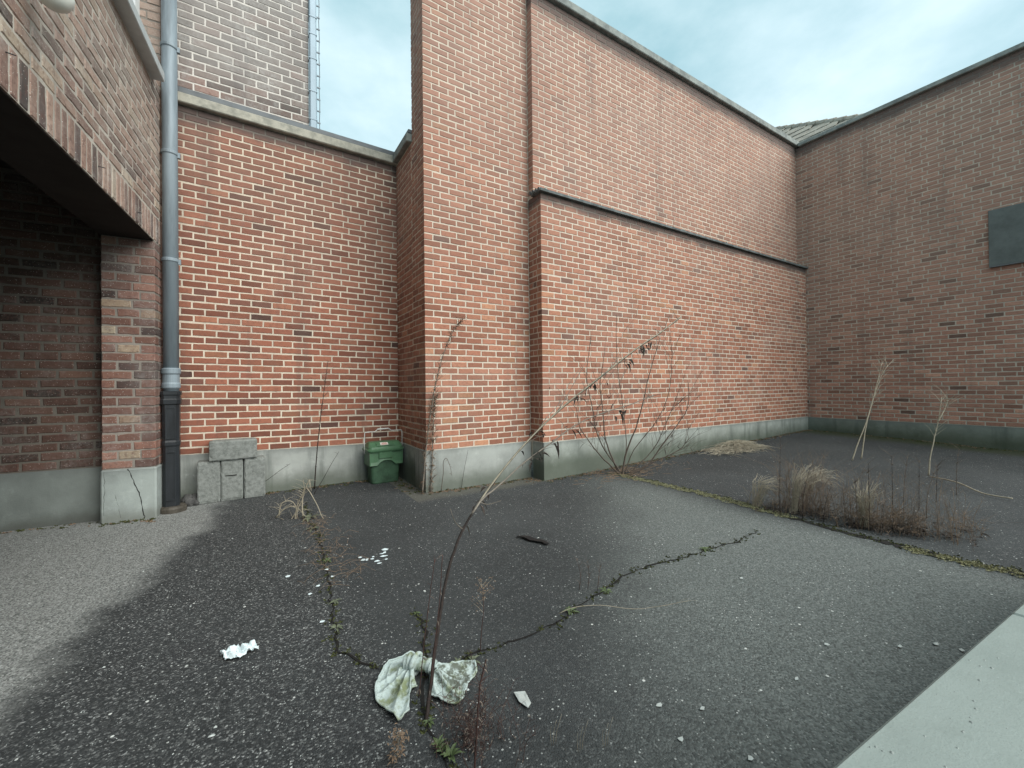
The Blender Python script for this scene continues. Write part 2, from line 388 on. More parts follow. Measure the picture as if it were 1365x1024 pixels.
def asphalt_mat():
    g = NG('worn_asphalt', 0.88, 0.3)
    x, y, z = g.xyz()
    v1 = g.n('ShaderNodeTexVoronoi'); v1.inputs['Scale'].default_value = 165; g.l(g.pos(), v1.inputs['Vector'])
    v2 = g.n('ShaderNodeTexVoronoi'); v2.inputs['Scale'].default_value = 88; g.l(g.pos(), v2.inputs['Vector'])
    v3 = g.n('ShaderNodeTexVoronoi'); v3.inputs['Scale'].default_value = 33; g.l(g.pos(), v3.inputs['Vector'])
    S1, S2, S3 = [], [], []
    for v, L in ((v1, S1), (v2, S2), (v3, S3)):
        q = g.n('ShaderNodeSeparateColor'); g.l(v.outputs['Color'], q.inputs[0]); L += [q.outputs[0], q.outputs[1], q.outputs[2]]
    # dry, bleached surface beside the garage; its edge is a ragged tide line
    edge = g.math('ADD', g.math('MULTIPLY', g.math('SUBTRACT', y, 2.06), 0.187), -0.70)
    edge = g.math('ADD', edge, g.math('MULTIPLY', g.math('SUBTRACT', g.noise(1.7, 7, 0.65), 0.5), 0.55))
    edge = g.math('ADD', edge, g.math('MULTIPLY', g.math('SUBTRACT', g.noise(22, 4, 0.7), 0.5), 0.10))
    dry = g.math('SUBTRACT', 1.0, g.step(g.math('SUBTRACT', x, edge), -0.12, 0.10))
    # coarse old surface left of the long crack, smoother and bluer relaid patch right of it
    coarse = g.math('SUBTRACT', 1.0, g.step(g.math('ADD', x, g.math('MULTIPLY', g.noise(2.0, 4), 0.2)), 0.38, 0.62))
    tone = g.mix(g.step(g.noise(0.8, 6, 0.65), 0.35, 0.7), (0.036, 0.040, 0.041), (0.060, 0.066, 0.067))
    tone = g.mix(g.math('MULTIPLY', g.step(g.noise(3.2, 6, 0.7), 0.5, 0.72), 0.5), tone, (0.028, 0.029, 0.031))
    stone = g.ramp(S1[0], [(0, (0.012, 0.0125, 0.013)), (0.5, (0.030, 0.032, 0.033)), (0.8, (0.085, 0.088, 0.087)), (0.93, (0.20, 0.207, 0.20)), (1, (0.42, 0.43, 0.42))])
    c = g.mix(g.math('ADD', g.math('MULTIPLY', coarse, 0.36), g.math('ADD', g.math('MULTIPLY', g.noise(1.3, 4), 0.25), 0.08)), tone, stone)
    dust_glare = g.step(g.math('ADD', x, g.math('ADD', g.math('MULTIPLY', y, -0.9), g.math('MULTIPLY', g.noise(1.2, 5, 0.65), 1.0))), 0.1, 1.5)  # dusty paler ground, lifted further as a painted window-glass reflection
    dust_glare = g.math('MULTIPLY', dust_glare, g.math('SUBTRACT', 1.0, g.step(x, 3.2, 3.7)))
    c = g.mix(g.math('MULTIPLY', dust_glare, 0.62), c, g.mix(S1[0], (0.09, 0.10, 0.094), (0.265, 0.295, 0.278)))
    drycol = g.mix(S1[1], (0.08, 0.085, 0.080), (0.34, 0.35, 0.335))
    c = g.mix(dry, c, drycol)
    # pale aggregate showing at the surface
    pick = g.math('MULTIPLY', g.math('GREATER_THAN', S2[0], 0.86), g.math('LESS_THAN', v2.outputs['Distance'], g.math('ADD', 0.08, g.math('MULTIPLY', S2[1], 0.26))))
    pick = g.math('MULTIPLY', pick, g.math('ADD', g.math('MULTIPLY', g.step(g.noise(2.5, 4, 0.6), 0.35, 0.6), 0.75), 0.2))
    c = g.mix(pick, c, g.mix(S2[2], (0.22, 0.23, 0.22), (0.66, 0.68, 0.65)))
    pk3 = g.math('MULTIPLY', g.math('GREATER_THAN', S3[0], 0.955), g.math('LESS_THAN', v3.outputs['Distance'], g.math('ADD', 0.07, g.math('MULTIPLY', S3[1], 0.13))))
    c = g.mix(pk3, c, (0.62, 0.64, 0.61))
    # moss and silt along the foot of the far walls
    far = g.math('MULTIPLY', g.step(g.math('ADD', x, g.math('MULTIPLY', g.noise(3, 6, 0.65), 0.6)), 8.5, 9.05), 0.85)
    c = g.mix(far, c, (0.045, 0.052, 0.022))
    ft = g.math('MULTIPLY', g.step(g.math('ADD', y, g.math('MULTIPLY', g.noise(5, 6, 0.7), 0.25)), 3.78, 3.95), g.math('GREATER_THAN', x, 1.3))
    c = g.mix(g.math('MULTIPLY', ft, 0.55), c, (0.13, 0.125, 0.10))
    g.bump(g.math('ADD', g.math('MULTIPLY', v1.outputs['Distance'], -1.0), g.math('MULTIPLY', g.noise(25, 4), 1.2)), 0.7, 0.006)
    return g.done(c)
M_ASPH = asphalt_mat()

# measured positions in metres
LEAN_STEM = [(0.464, 1.277, -0.005), (0.49, 1.31, 0.064), (0.521, 1.34, 0.172), (0.555, 1.368, 0.293), (0.597, 1.391, 0.412), (0.649, 1.407, 0.509), (0.711, 1.418, 0.586), (0.799, 1.412, 0.689), (0.922, 1.385, 0.821), (1.07, 1.341, 0.957), (1.236, 1.287, 1.084), (1.402, 1.233, 1.208), (1.519, 1.209, 1.276), (1.631, 1.188, 1.351)]
LEAN_BRANCH = [(0.588, 1.195, 0.647), (0.64, 1.207, 0.689), (0.707, 1.209, 0.726), (0.796, 1.197, 0.791), (0.891, 1.182, 0.846), (0.988, 1.166, 0.905), (1.095, 1.143, 0.945), (1.206, 1.118, 0.972), (1.325, 1.087, 1.01)]
LEAN_T1 = [(0.805, 1.058, 0.952), (0.88, 1.114, 0.991), (0.969, 1.162, 1.029), (1.062, 1.206, 1.113), (1.159, 1.248, 1.182)]
LEAN_T2 = [(0.876, 1.014, 1.02), (0.964, 1.076, 1.061), (1.078, 1.122, 1.17), (1.169, 1.183, 1.23)]
LEAN_T3 = [(1.037, 0.912, 1.167), (1.177, 1.001, 1.212), (1.312, 1.093, 1.292)]
LEAN_T4 = [(0.623, 1.173, 0.699), (0.643, 1.161, 0.689), (0.677, 1.14, 0.698)]
LEAN_T5 = [(0.582, 1.199, 0.614), (0.556, 1.215, 0.638), (0.54, 1.225, 0.681)]
THIN_A = [(0.46, 1.334, 0.037), (0.467, 1.329, 0.11), (0.478, 1.322, 0.233), (0.497, 1.308, 0.404), (0.508, 1.301, 0.49)]
THIN_B = [(0.487, 1.317, 0), (0.5, 1.308, 0.159), (0.518, 1.296, 0.33), (0.529, 1.288, 0.502)]
FG_STALK = [(0.5, 1.015, -0.02), (0.504, 1.011, 0.08), (0.51, 1.007, 0.19), (0.516, 1.003, 0.26), (0.53, 0.994, 0.322)]
FG_STALK2 = [(0.768, 1.491, 0), (0.773, 1.487, 0.083), (0.781, 1.482, 0.173), (0.777, 1.484, 0.262)]
STALK1 = [(0.586, 5.042, 0), (0.608, 5.026, 0.295), (0.645, 5, 0.704), (0.682, 4.975, 1.032), (0.719, 4.95, 1.343)]
BENT1 = [(0.032, 4.883, 0), (0.058, 4.867, 0.089), (0.134, 4.819, 0.147), (0.235, 4.755, 0.235), (0.33, 4.695, 0.308)]
BENT2 = [(0.525, 4.583, 0), (0.601, 4.534, 0.14), (0.678, 4.485, 0.303), (0.742, 4.445, 0.422)]
CORNER = [(1.435, 3.997, 0), (1.456, 3.983, 0.282), (1.483, 3.964, 0.578), (1.516, 3.942, 0.837), (1.555, 3.916, 1.096), (1.626, 3.869, 1.392), (1.703, 3.82, 1.598), (1.766, 3.78, 1.701)]
CORNER2 = [(1.525, 4.007, 0), (1.539, 3.997, 0.27), (1.547, 3.989, 0.571), (1.555, 3.983, 0.811), (1.569, 3.974, 0.946)]
CORNER3 = [(1.624, 3.976, 0), (1.644, 3.962, 0.189), (1.645, 3.96, 0.295), (1.671, 3.944, 0.332), (1.702, 3.925, 0.249), (1.715, 3.918, 0.158)]
CORNER4 = [(1.861, 4.003, 0), (1.888, 3.985, 0.195), (1.923, 3.962, 0.391)]
SHRUB0 = [(3.614, 3.442, 0.037), (3.49, 3.507, 0.144), (3.396, 3.553, 0.25), (3.281, 3.612, 0.416), (3.188, 3.657, 0.572), (3.146, 3.67, 0.787)]
SHRUB1 = [(3.6, 3.451, 0.045), (3.506, 3.496, 0.255), (3.441, 3.523, 0.481), (3.421, 3.522, 0.757), (3.387, 3.53, 1.041), (3.425, 3.492, 1.425)]
SHRUB2 = [(3.614, 3.442, 0.037), (3.565, 3.463, 0.117), (3.443, 3.527, 0.309), (3.358, 3.569, 0.526), (3.317, 3.583, 0.784), (3.255, 3.609, 1.171), (3.296, 3.571, 1.597)]
SHRUB3 = [(3.622, 3.437, 0.045), (3.667, 3.396, 0.305), (3.748, 3.331, 0.564), (3.8, 3.285, 0.821), (3.882, 3.22, 1.249), (3.963, 3.155, 1.589)]
SHRUB4 = [(3.658, 3.415, 0.019), (3.856, 3.279, 0.113), (3.995, 3.179, 0.354), (4.119, 3.088, 0.56), (4.228, 3.007, 0.774), (4.235, 2.989, 1.073)]
SHRUB5 = [(3.658, 3.415, 0.01), (3.982, 3.192, 0.199), (4.151, 3.066, 0.303), (4.232, 2.995, 0.432)]
SHRUB6 = [(3.629, 3.433, 0.045), (3.658, 3.398, 0.392), (3.615, 3.407, 0.823), (3.55, 3.429, 1.339), (3.544, 3.415, 1.851)]
SHRUB7 = [(3.644, 3.424, 0.036), (3.731, 3.353, 0.305), (3.949, 3.2, 0.647), (4.057, 3.115, 0.99), (4.078, 3.085, 1.417)]
SHRUB8 = [(3.673, 3.406, 0.019), (3.91, 3.236, 0.303), (4.044, 3.131, 0.647), (4.141, 3.048, 0.989)]
PALE1 = [(6.379, 2.209, 0.078), (6.444, 2.167, 0.303), (6.517, 2.121, 0.508), (6.574, 2.084, 0.723), (6.64, 2.041, 1.004), (6.705, 1.998, 1.313)]
PALE1B = [(6.571, 2.182, 0.082), (6.597, 2.164, 0.291), (6.631, 2.142, 0.529), (6.688, 2.104, 0.766), (6.779, 2.045, 1.098), (6.861, 1.993, 1.259)]
PALE2 = [(6.096, 1.446, 0.059), (6.111, 1.435, 0.25), (6.153, 1.408, 0.472), (6.187, 1.385, 0.646), (6.216, 1.366, 0.885)]
PALE2B = [(6.181, 1.389, 0.63), (6.235, 1.354, 0.741), (6.276, 1.328, 0.86)]
PSTICK = [(5.981, 1.407, 0.056), (5.748, 1.17, 0.048), (5.512, 0.959, 0.042), (5.454, 0.778, 0.038)]
BLADE = [(1.193, 1.528, 0), (1.251, 1.491, 0.034), (1.354, 1.427, 0.043), (1.485, 1.346, 0.024), (1.587, 1.282, 0.036), (1.698, 1.213, 0.059)]
CLUMP0 = [(0.3, 3.844, -0.03), (0.321, 3.83, 0.11), (0.379, 3.793, 0.244), (0.4, 3.779, 0.305), (0.415, 3.77, 0.213)]
CLUMP1 = [(0.191, 3.911, 0.014), (0.207, 3.901, 0.112), (0.275, 3.858, 0.135), (0.316, 3.833, 0.061), (0.305, 3.841, -0.061)]
CLUMP2 = [(0.232, 3.886, -0.06), (0.285, 3.853, 0.001), (0.348, 3.813, 0.134), (0.369, 3.799, 0.213), (0.359, 3.805, 0.305)]
CLUMP3 = [(0.357, 3.808, -0), (0.353, 3.81, 0.122), (0.374, 3.796, 0.244), (0.441, 3.755, 0.133), (0.492, 3.724, -0.002), (0.523, 3.705, -0.027)]
CLUMP4 = [(0.171, 3.924, 0.002), (0.233, 3.885, 0.075), (0.311, 3.836, 0.086), (0.378, 3.795, -0)]
CRACK_A = [(0.434, 4.349), (0.388, 3.787), (0.407, 3.316), (0.387, 2.879), (0.354, 2.528), (0.332, 2.25), (0.309, 1.994), (0.294, 1.798), (0.328, 1.71), (0.399, 1.598)]
CRACK_B = [(0.46, 1.28), (0.513, 1.359), (0.628, 1.465), (0.774, 1.504), (0.936, 1.477), (1.141, 1.489), (1.44, 1.571), (1.732, 1.647), (1.994, 1.661), (2.214, 1.619), (2.505, 1.61), (2.75, 1.579), (3.079, 1.619)]
CRACK_C = [(0.446, 1.049), (0.456, 1.152), (0.46, 1.28), (0.481, 1.38), (0.547, 1.517), (0.619, 1.694), (0.657, 1.915)]
CLOTH_L = [(0.537, 1.597), (0.532, 1.616), (0.472, 1.607), (0.419, 1.59), (0.386, 1.545), (0.362, 1.494), (0.348, 1.437), (0.364, 1.385), (0.375, 1.345), (0.385, 1.307), (0.424, 1.324), (0.434, 1.37), (0.445, 1.411), (0.485, 1.423)]
CLOTH_R = [(0.597, 1.456), (0.639, 1.463), (0.673, 1.456), (0.71, 1.423), (0.695, 1.378), (0.651, 1.347), (0.629, 1.326), (0.607, 1.299), (0.58, 1.269), (0.548, 1.294), (0.529, 1.325), (0.511, 1.361), (0.526, 1.406)]
KNOT = [(0.479, 1.527), (0.498, 1.515), (0.522, 1.495), (0.549, 1.468), (0.561, 1.446)]
PLASTIC = [(-0.104, 2.022), (-0.089, 1.969), (-0.045, 1.951), (-0.016, 1.965), (0.022, 1.974), (0.01, 2.016), (-0.037, 2.023), (-0.067, 2.031)]
FLAKES = [(0.587, 2.651), (0.577, 2.684), (0.679, 2.604), (0.703, 2.642), (0.731, 2.694), (0.696, 2.688), (0.659, 2.578), (0.635, 2.646)]
STRIP = [(1.622, 2.526), (1.643, 2.423), (1.638, 2.292), (1.599, 2.255), (1.601, 2.417)]
LITTER = [(0.757, 1.223), (0.791, 1.205), (0.778, 1.149), (0.757, 1.136), (0.748, 1.176)]
SMALL = [(0.169, 2.672), (0.625, 1.329), (1.646, 0.742), (1.954, 0.77), (2.316, 0.535), (2.347, 0.47), (2.179, 0.607), (1.13, 0.923), (1.236, 0.836), (1.075, 0.802), (1.185, 0.657), (2.253, 1.284), (-0.105, 1.574), (0.379, 2.512), (0.369, 2.632), (0.298, 2.44), (0.25, 2.366), (0.268, 2.056)]
ROSETTES = [(0.403, 3.777), (0.389, 2.769), (0.344, 2.217), (0.311, 1.972), (0.65, 1.896), (0.47, 1.266), (0.459, 1.165), (0.474, 1.112), (0.665, 1.467), (0.718, 1.458), (1.257, 1.524), (1.535, 1.574), (2.443, 1.621), (0.385, 3.465)]
ROW = [(3.54, 1.699), (3.885, 1.792), (3.6, 1.566), (4.319, 1.815), (3.63, 1.438), (3.612, 1.351), (3.854, 1.383), (3.676, 1.248), (3.693, 1.181), (3.649, 1.106), (4.133, 1.184), (4.093, 1.108), (4.522, 1.132), (4.332, 1.043), (4.894, 1.117), (5.331, 1.086)]

# ------------------------------------------------------------------ ground
def gz(x, y):
    t = min(max((x - 2.6) / 6.4, 0), 1.2)
    return t * (0.06 + 0.033 * max(y, 0))
def gzn(x, y):
    return gz(x, y) + 0.010 * noise.noise((x * 0.9, y * 0.9, 3.1)) + 0.004 * noise.noise((x * 3.1, y * 3.1, 1.7)) - 0.004
def axis(lo, hi, st, ext):
    a = [-e for e in reversed(ext)] 
    a = [lo - e for e in reversed(ext)]
    n = int((hi - lo) / st)
    a += [lo + (hi - lo) * k / n for k in range(n + 1)]
    return a + [hi + e for e in ext]
EXT = [0.5, 2, 8, 40, 250]
gx, gy = axis(-4.5, 9.5, 0.07, EXT), axis(-1.5, 5.6, 0.07, EXT)
mb = MB()
mb.v = [Vector((x, y, gzn(min(x, 9.5), y if y < 5.6 else 5.6))) for y in gy for x in gx]
nx = len(gx)
mb.f = [(j * nx + i, j * nx + i + 1, (j + 1) * nx + i + 1, (j + 1) * nx + i) for j in range(len(gy) - 1) for i in range(nx - 1)]
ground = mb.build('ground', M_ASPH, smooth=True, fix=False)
tag(ground, 'cracked asphalt yard with a bleached dry edge', kind='structure')

# ------------------------------------------------------------------ brickwork
BL, BH, BD = 0.171, 0.0525, 0.088
def brick_shape(rng, L=BL, H=BH, wear=1.0):
    """unit-jittered stretcher: x along, y into the wall, face at y = 0; 48 triangles at most"""
    hx, hz = L / 2, H / 2
    j = 0.0016 * wear
    xs = (-1, -0.45, 0.1, 0.6, 1)
    ring = [(x * hx + rng.uniform(-j, j), -hz + rng.uniform(-j, j)) for x in xs] + [(x * hx + rng.uniform(-j, j), hz + rng.uniform(-j, j)) for x in reversed(xs)]
    b = 0.0035 * wear
    inner = [(x - math.copysign(min(b * 1.3, abs(x)), x) if abs(abs(x) - hx) < 0.006 else x, z - math.copysign(b * rng.uniform(0.6, 1.3), z)) for x, z in ring]
    vs = [(x, BD, z) for x, z in ring] + [(x, 0.003 * wear, z) for x, z in ring] + [(x, rng.uniform(-0.0008, 0.0008) * wear, z) for x, z in inner]
    n = 10
    fs = []
    for r in range(2):
        for k in range(n):
            fs.append((r * n + k, r * n + (k + 1) % n, (r + 1) * n + (k + 1) % n, (r + 1) * n + k))
    fs.append(tuple(2 * n + k for k in range(n)))
    return [Vector(v) for v in vs], fs
def shape_mesh(vs, fs):
    me = bpy.data.meshes.new('brick')
    me.from_pydata(vs, [], fs)
    return me
brng = random.Random(3)
SHAPES = [brick_shape(brng) for _ in range(14)]
SHAPESW = [brick_shape(brng, wear=1.6) for _ in range(14)]
def px_area(c, n, a):
    d = c - CAM
    z = d.dot(FW)
    if z < 0.3: return 0
    sx, sy = d.dot(RT) / z * 559, d.dot(UP) / z * 559
    if abs(sx) > 690 or abs(sy) > 520: return 0
    f = -(d.normalized().dot(n))
    return a * max(f, 0) * 559 * 559 / d.length_squared
class Wall:
    """bricks of one wall: the ones that show largest become parts, the rest one joined part"""
    def __init__(s, root, mat, shapes=SHAPES, limit=296):
        s.root, s.mat, s.shapes, s.limit, s.b = root, mat, shapes, limit, []
    def put(s, o, th, u, v, wd, ht, turn=0.0):
        u3 = Vector((math.cos(th), math.sin(th), 0)); n3 = Vector((math.sin(th), -math.cos(th), 0))
        c = Vector(o) + u3 * (u + wd / 2) + Vector((0, 0, v + ht / 2)) - n3 * RND.uniform(-0.0012, 0.0012)
        s.b.append((c, th, wd, ht, n3, turn))
    def face(s, o, th, width, z0, z1, course=0.0645, module=0.1825, joint=0.013, par=0, left_end=False, right_end=False, skip=None, u_from=0.0, offs=0.5):
        """left_end/right_end: outer corner, alternate courses step back for the returning wall's brick"""
        rows = max(1, round((z1 - z0) / course)); ch = (z1 - z0) / rows
        for r in range(rows):
            p = (r + par) % 2
            a = u_from; e = width
            if left_end and p == 1: a += BD + joint
            if right_end and p == 1: e -= BD + joint
            rs = RND.uniform(0, 99)
            wave = lambda q: 0.0022 * noise.noise((q * 1.3, rs, 0.5))
            u = a if left_end else a - module * RND.uniform(0, 0.04)
            first = module if left_end else (module * offs if p == 1 else module)
            k = 0
            while u < e - 0.02:
                wd = (first if k == 0 else module) - joint
                wd += RND.uniform(-0.006, 0.006)
                u1 = min(u + wd, e)
                if e - u1 < 0.035: u1 = e if (e - u1 < 0.02 or right_end) else u1
                uu = max(u, a)
                if u1 - uu > 0.02 and not (skip and skip((uu + u1) / 2, (r + 0.5) * ch + z0)):
                    s.put((o[0], o[1], z0), th, uu, r * ch + joint * 0.5 + RND.uniform(-0.0014, 0.0014) + wave(u), u1 - uu, ch - joint + RND.uniform(-0.002, 0.0018))
                u = u1 + joint
                k += 1
    def finish(s, stuff='brickwork'):
        base = wloc(s.root)
        sc = [(px_area(c, n, wd * ht), i) for i, (c, th, wd, ht, n, t) in enumerate(s.b)]
        sc.sort(reverse=True)
        single = {i for a, i in sc[:s.limit] if a > 8}
        meshes = []
        for vs, fs in s.shapes:
            me = shape_mesh(vs, fs); me.materials.append(s.mat); meshes.append(me)
        rest = MB()
        for i, (c, th, wd, ht, n, t) in enumerate(s.b):
            k = RND.randrange(len(meshes))
            rot = Matrix.Rotation(th, 4, 'Z') @ Matrix.Rotation(t + RND.uniform(-0.006, 0.006), 4, 'Y')
            if t: sx, sz = ht / BL, wd / BH
            else: sx, sz = wd / BL, ht / BH
            if RND.random() < 0.5: sx, sz = -sx, -sz
            mm = Matrix.Translation(c - base) @ rot @ Matrix.Diagonal((sx, 1, sz, 1))
            if i in single:
                o = bpy.data.objects.new('brick', meshes[k])
                COL.objects.link(o)
                o.parent = s.root
                o.matrix_local = mm
            else:
                vs, fs = s.shapes[k]
                rest.add([mm @ v + base for v in vs], fs)
        if rest.v:
            o = rest.build(stuff, s.mat, s.root, fix=False)
            o['kind'] = 'stuff'
REC = 0.0035    # how far the mortar lies behind the brick faces

def clumps(mbx, pts, size, hgt, rng, leaf=False):
    """small ragged tufts: a few bent triangles around each point"""
    for p in pts:
        p = Vector(p)
        s = size * rng.uniform(0.5, 1.3)
        for k in range(4):
            a = rng.uniform(0, 6.28); d = Vector((math.cos(a), math.sin(a), 0)) * s
            q = Vector((-d.y, d.x, 0)) * rng.uniform(0.3, 0.6)
            h = Vector((0, 0, hgt * rng.uniform(0.3, 1.0)))
            mbx.add([p - q * 0.5, p + q * 0.5, p + d + h * 0.4 + q * 0.3, p + d * 0.6 + h], [(0, 1, 2), (0, 2, 3)])

# ---- left boundary wall (low, deep red) ----------------------------------
Y2 = 4.96
lw = empty('brick_wall', (1.49, Y2, 0), 'deep red brick wall with pale coping between the downpipe and the tall pier', 'wall', 'brick walls round the yard')
W = Wall(lw, M_LEFT)
W.face((-0.76, Y2), 0, 2.25, 0.405, 3.69, course=0.0655, module=0.1865, par=0)
W.finish()
MB().box(-0.80, 1.488, Y2 + REC, Y2 + 0.25, 0.20, 3.69).build('mortar', M_MORT, lw)
MB().box(-0.80, 1.487, Y2 - 0.012, Y2 + 0.2485, -0.25, 0.405).build('plinth', M_PL, lw)
MB().box(-0.80, 1.484, Y2 - 0.055, Y2 + 0.30, 3.693, 3.785, bev=0.008).build('coping', M_COPE, lw)
MB().box(-0.80, 1.47, Y2 - 0.035, Y2 + 0.30, 3.788, 3.845, bev=0.006).build('flashing', M_LEAD, lw)
lw.rotation_euler[1] = R(1.0)

# ---- tall pier wall -------------------------------------------------------
Y1, X1, X2 = 4.031, 1.490, 2.762
pw = empty('brick_wall', (X1, Y1, 0), 'tall narrow brick pier wall with a dark return behind the green bin', 'wall', 'brick walls round the yard')
W = Wall(pw, M_PIER)
W.face((X1, Y1), 0, X2 - X1 - 0.004, 0.41, 5.64, par=0, left_end=True)
W.face((X1, Y1 + 0.355), R(-90), 0.355, 0.41, 5.64, par=1, right_end=True)
W.face((X1, Y2 - 0.004), R(-90), Y2 - 0.004 - Y1 - 0.355 - 0.008, 0.41, 3.69, par=1)
W.finish()
MB().box(X1 + REC, X2 + 0.1, Y1 + REC, Y1 + 0.35, 0.2, 5.64).build('mortar', M_MORTP, pw)
MB().box(X1 + REC, X1 + 0.35, Y1 + 0.352, Y2 + 0.25, 0.2, 3.70).build('mortar', M_MORTP, pw)
MB().box(X1 - 0.010, X2 - 0.002, Y1 - 0.012, Y1 + 0.30, -0.25, 0.41, bev=0.004).build('plinth', M_PL, pw)
MB().box(X1 - 0.009, X1 + 0.25, Y1 + 0.302, Y2 - 0.014, -0.25, 0.408).build('plinth', M_PLF, pw)
MB().box(X1 - 0.055, X1 + 0.40, Y1 + 0.357, Y2 + 0.26, 3.70, 3.79, bev=0.008).build('coping', M_COPED, pw)
MB().box(X1 - 0.035, X1 + 0.38, Y1 + 0.358, Y2 + 0.25, 3.792, 3.835, bev=0.006).build('flashing', M_LEAD, pw)
MB().box(X1 - 0.05, X2 - 0.01, Y1 - 0.05, Y1 + 0.40, 5.64, 5.72, bev=0.008).build('coping', M_COPED, pw)

# ---- long wall: upper face, thicker lower face, ledge between ---------------
YU, YL, XW = 3.93, 3.785, 8.959
lg = empty('brick_wall', (5.8, YL, 0), 'long brick wall with a dark ledge running across its middle', 'wall', 'brick walls round the yard')
W = Wall(lg, M_LONG)
W.face((X2, YL), 0, XW - X2 - 0.006, 0.42, 3.215, par=1, left_end=True)
W.face((X2, Y1), R(-90), Y1 - YL, 0.42, 3.215, par=0, right_end=True)
W.face((X2, YU), 0, XW - X2 + 0.03, 3.255, 5.60, par=1, left_end=True)
W.face((X2, Y1), R(-90), Y1 - YU, 3.255, 5.60, par=0, right_end=True)
W.finish()
MB().box(X2 + REC, XW + 0.2, YL + REC, Y1 + 0.3, 0.2, 3.216).build('mortar', M_MORTL, lg)
MB().box(X2 + REC, XW + 0.2, YU + REC, Y1 + 0.33, 3.217, 5.60).build('mortar', M_MORTL, lg)
mb = MB()
mb.box(X2 - 0.003, XW - 0.014, YL - 0.014, YL + 0.2, -0.25, 0.418, bev=0.004)
mb.build('plinth', M_PLF, lg)
mb = MB().add([(X2 - 0.03, YL - 0.045, 3.217), (XW + 0.06, YL - 0.045, 3.217), (XW + 0.06, YL - 0.045, 3.245), (X2 - 0.03, YL - 0.045, 3.245),
               (X2 - 0.03, YU + 0.002, 3.217), (XW + 0.06, YU + 0.002, 3.217), (XW + 0.06, YU + 0.002, 3.272), (X2 - 0.03, YU + 0.002, 3.272)],
              [(0, 1, 2, 3), (4, 7, 6, 5), (3, 2, 6, 7), (0, 4, 5, 1), (0, 3, 7, 4), (1, 5, 6, 2)])
ledge = mb.build('ledge', M_LEDGE, lg)
mb = MB()
for k in range(4):   # the scalloped end of the ledge
    y = YL - 0.02 + k * 0.055
    mb.tube([(X2 - 0.045, y, 3.232 + k * 0.006), (X2 - 0.002, y, 3.238 + k * 0.006)], 0.022, 8)
mb.build('ledge_roll', M_LEDGE, lg)
mb = MB()
crng = random.Random(5)
for k in range(46):  # crusts of old mortar and moss lying on the ledge
    x = crng.uniform(X2, XW); y = crng.uniform(YL - 0.03, YL + 0.08)
    s = crng.uniform(0.006, 0.02)
    mb.box(x - s * 1.6, x + s * 1.6, y - s, y + s, 3.245, 3.262 + s * 0.5)
o = mb.build('mortar_crust', M_COPE, lg); o['kind'] = 'stuff'
MB().box(X2 + 0.0, XW + 0.25, YU - 0.055, Y1 + 0.38, 5.602, 5.70, bev=0.008).build('coping', M_COPED, lg)

# ---- right wall ------------------------------------------------------------
rw = empty('brick_wall', (XW, 2.0, 0), 'brownish grey brick wall on the right bearing a dark slate sheet', 'wall', 'brick walls round the yard')
W = Wall(rw, M_RIGHT)
hide = lambda u, z: 2.70 < z < 3.46 and 2.60 < u < 4.2
W.face((XW, YU), R(-90), 4.9, 0.41, 5.575, par=0, module=0.186, offs=0.6, skip=hide)
W.finish()
MB().box(XW + REC, XW + 0.3, -1.0, YU + 0.3, 0.2, 5.575).build('mortar', M_MORTR, rw)
MB().box(XW - 0.012, XW + 0.25, -1.0, YL - 0.016, -0.25, 0.41).build('plinth', M_PLR, rw)
MB().box(XW - 0.055, XW + 0.35, -1.0, YU - 0.06, 5.577, 5.648, bev=0.008).build('coping', M_COPED, rw)
mb = MB().box(XW - 0.035, XW + 0.02, 0.2, 1.457, 2.68, 3.478, bev=0.005)
mb.build('slate_sheet', M_SLATE, rw)
MB().box(XW - 0.05, XW - 0.002, 0.2, 1.452, 2.664, 2.679).build('bottom_strip', M_LEAD, rw)

# ---- grey brick tower behind the left wall ---------------------------------
YT = 5.06
tw = empty('brick_tower', (-0.2, YT, 3.7), 'grey stained brick building rising behind the left wall coping', 'building')
W = Wall(tw, M_TOWER)
W.face((-1.3, YT), 0, 1.862, 3.80, 5.60, course=0.0755, module=0.213, joint=0.013)
W.finish()
MB().box(-1.3, 0.562, YT + REC, YT + 2.2, 3.0, 5.62).build('mortar', M_MORTT, tw)
MB().box(-1.4, 0.64, YT - 0.06, YT + 2.3, 5.622, 5.72, bev=0.01).build('coping', M_COPED, tw)

# ---- tiled roof behind the right wall ---------------------------------------
rf = empty('tiled_roof', (11.5, 4.5, 5.0), 'grey tiled roof peeping over the corner of the walls', 'roof')
XE, ZE, Y0 = 9.8, 5.82, 2.55
EV, RG = Vector((XE, Y0, ZE)), Vector((12.8, 7.46, 8.82))
MB().box(9.9, 15.7, 2.65, 12, -0.2, 5.80).build('wall', M_RIGHT, rf)
mb = MB().add([(XE, Y0, ZE), (XE, 12, ZE), (12.8, 12, 8.82), tuple(RG), (15.8, Y0, ZE), (15.8, 12, ZE)],
              [(0, 3, 2, 1), (0, 4, 3), (4, 5, 2, 3), (1, 2, 5), (0, 1, 5, 4)])
mb.build('roof_deck', M_TILE, rf)
tm = MB().box(-0.115, 0.115, -0.155, 0.155, 0.012, 0.03, bev=0.006)
tile_me = bpy.data.meshes.new('roof_tile'); tile_me.from_pydata(tm.v, [], tm.f); tile_me.materials.append(M_TILE)
sl = Vector((1, 0, 1)).normalized()
base = wloc(rf)
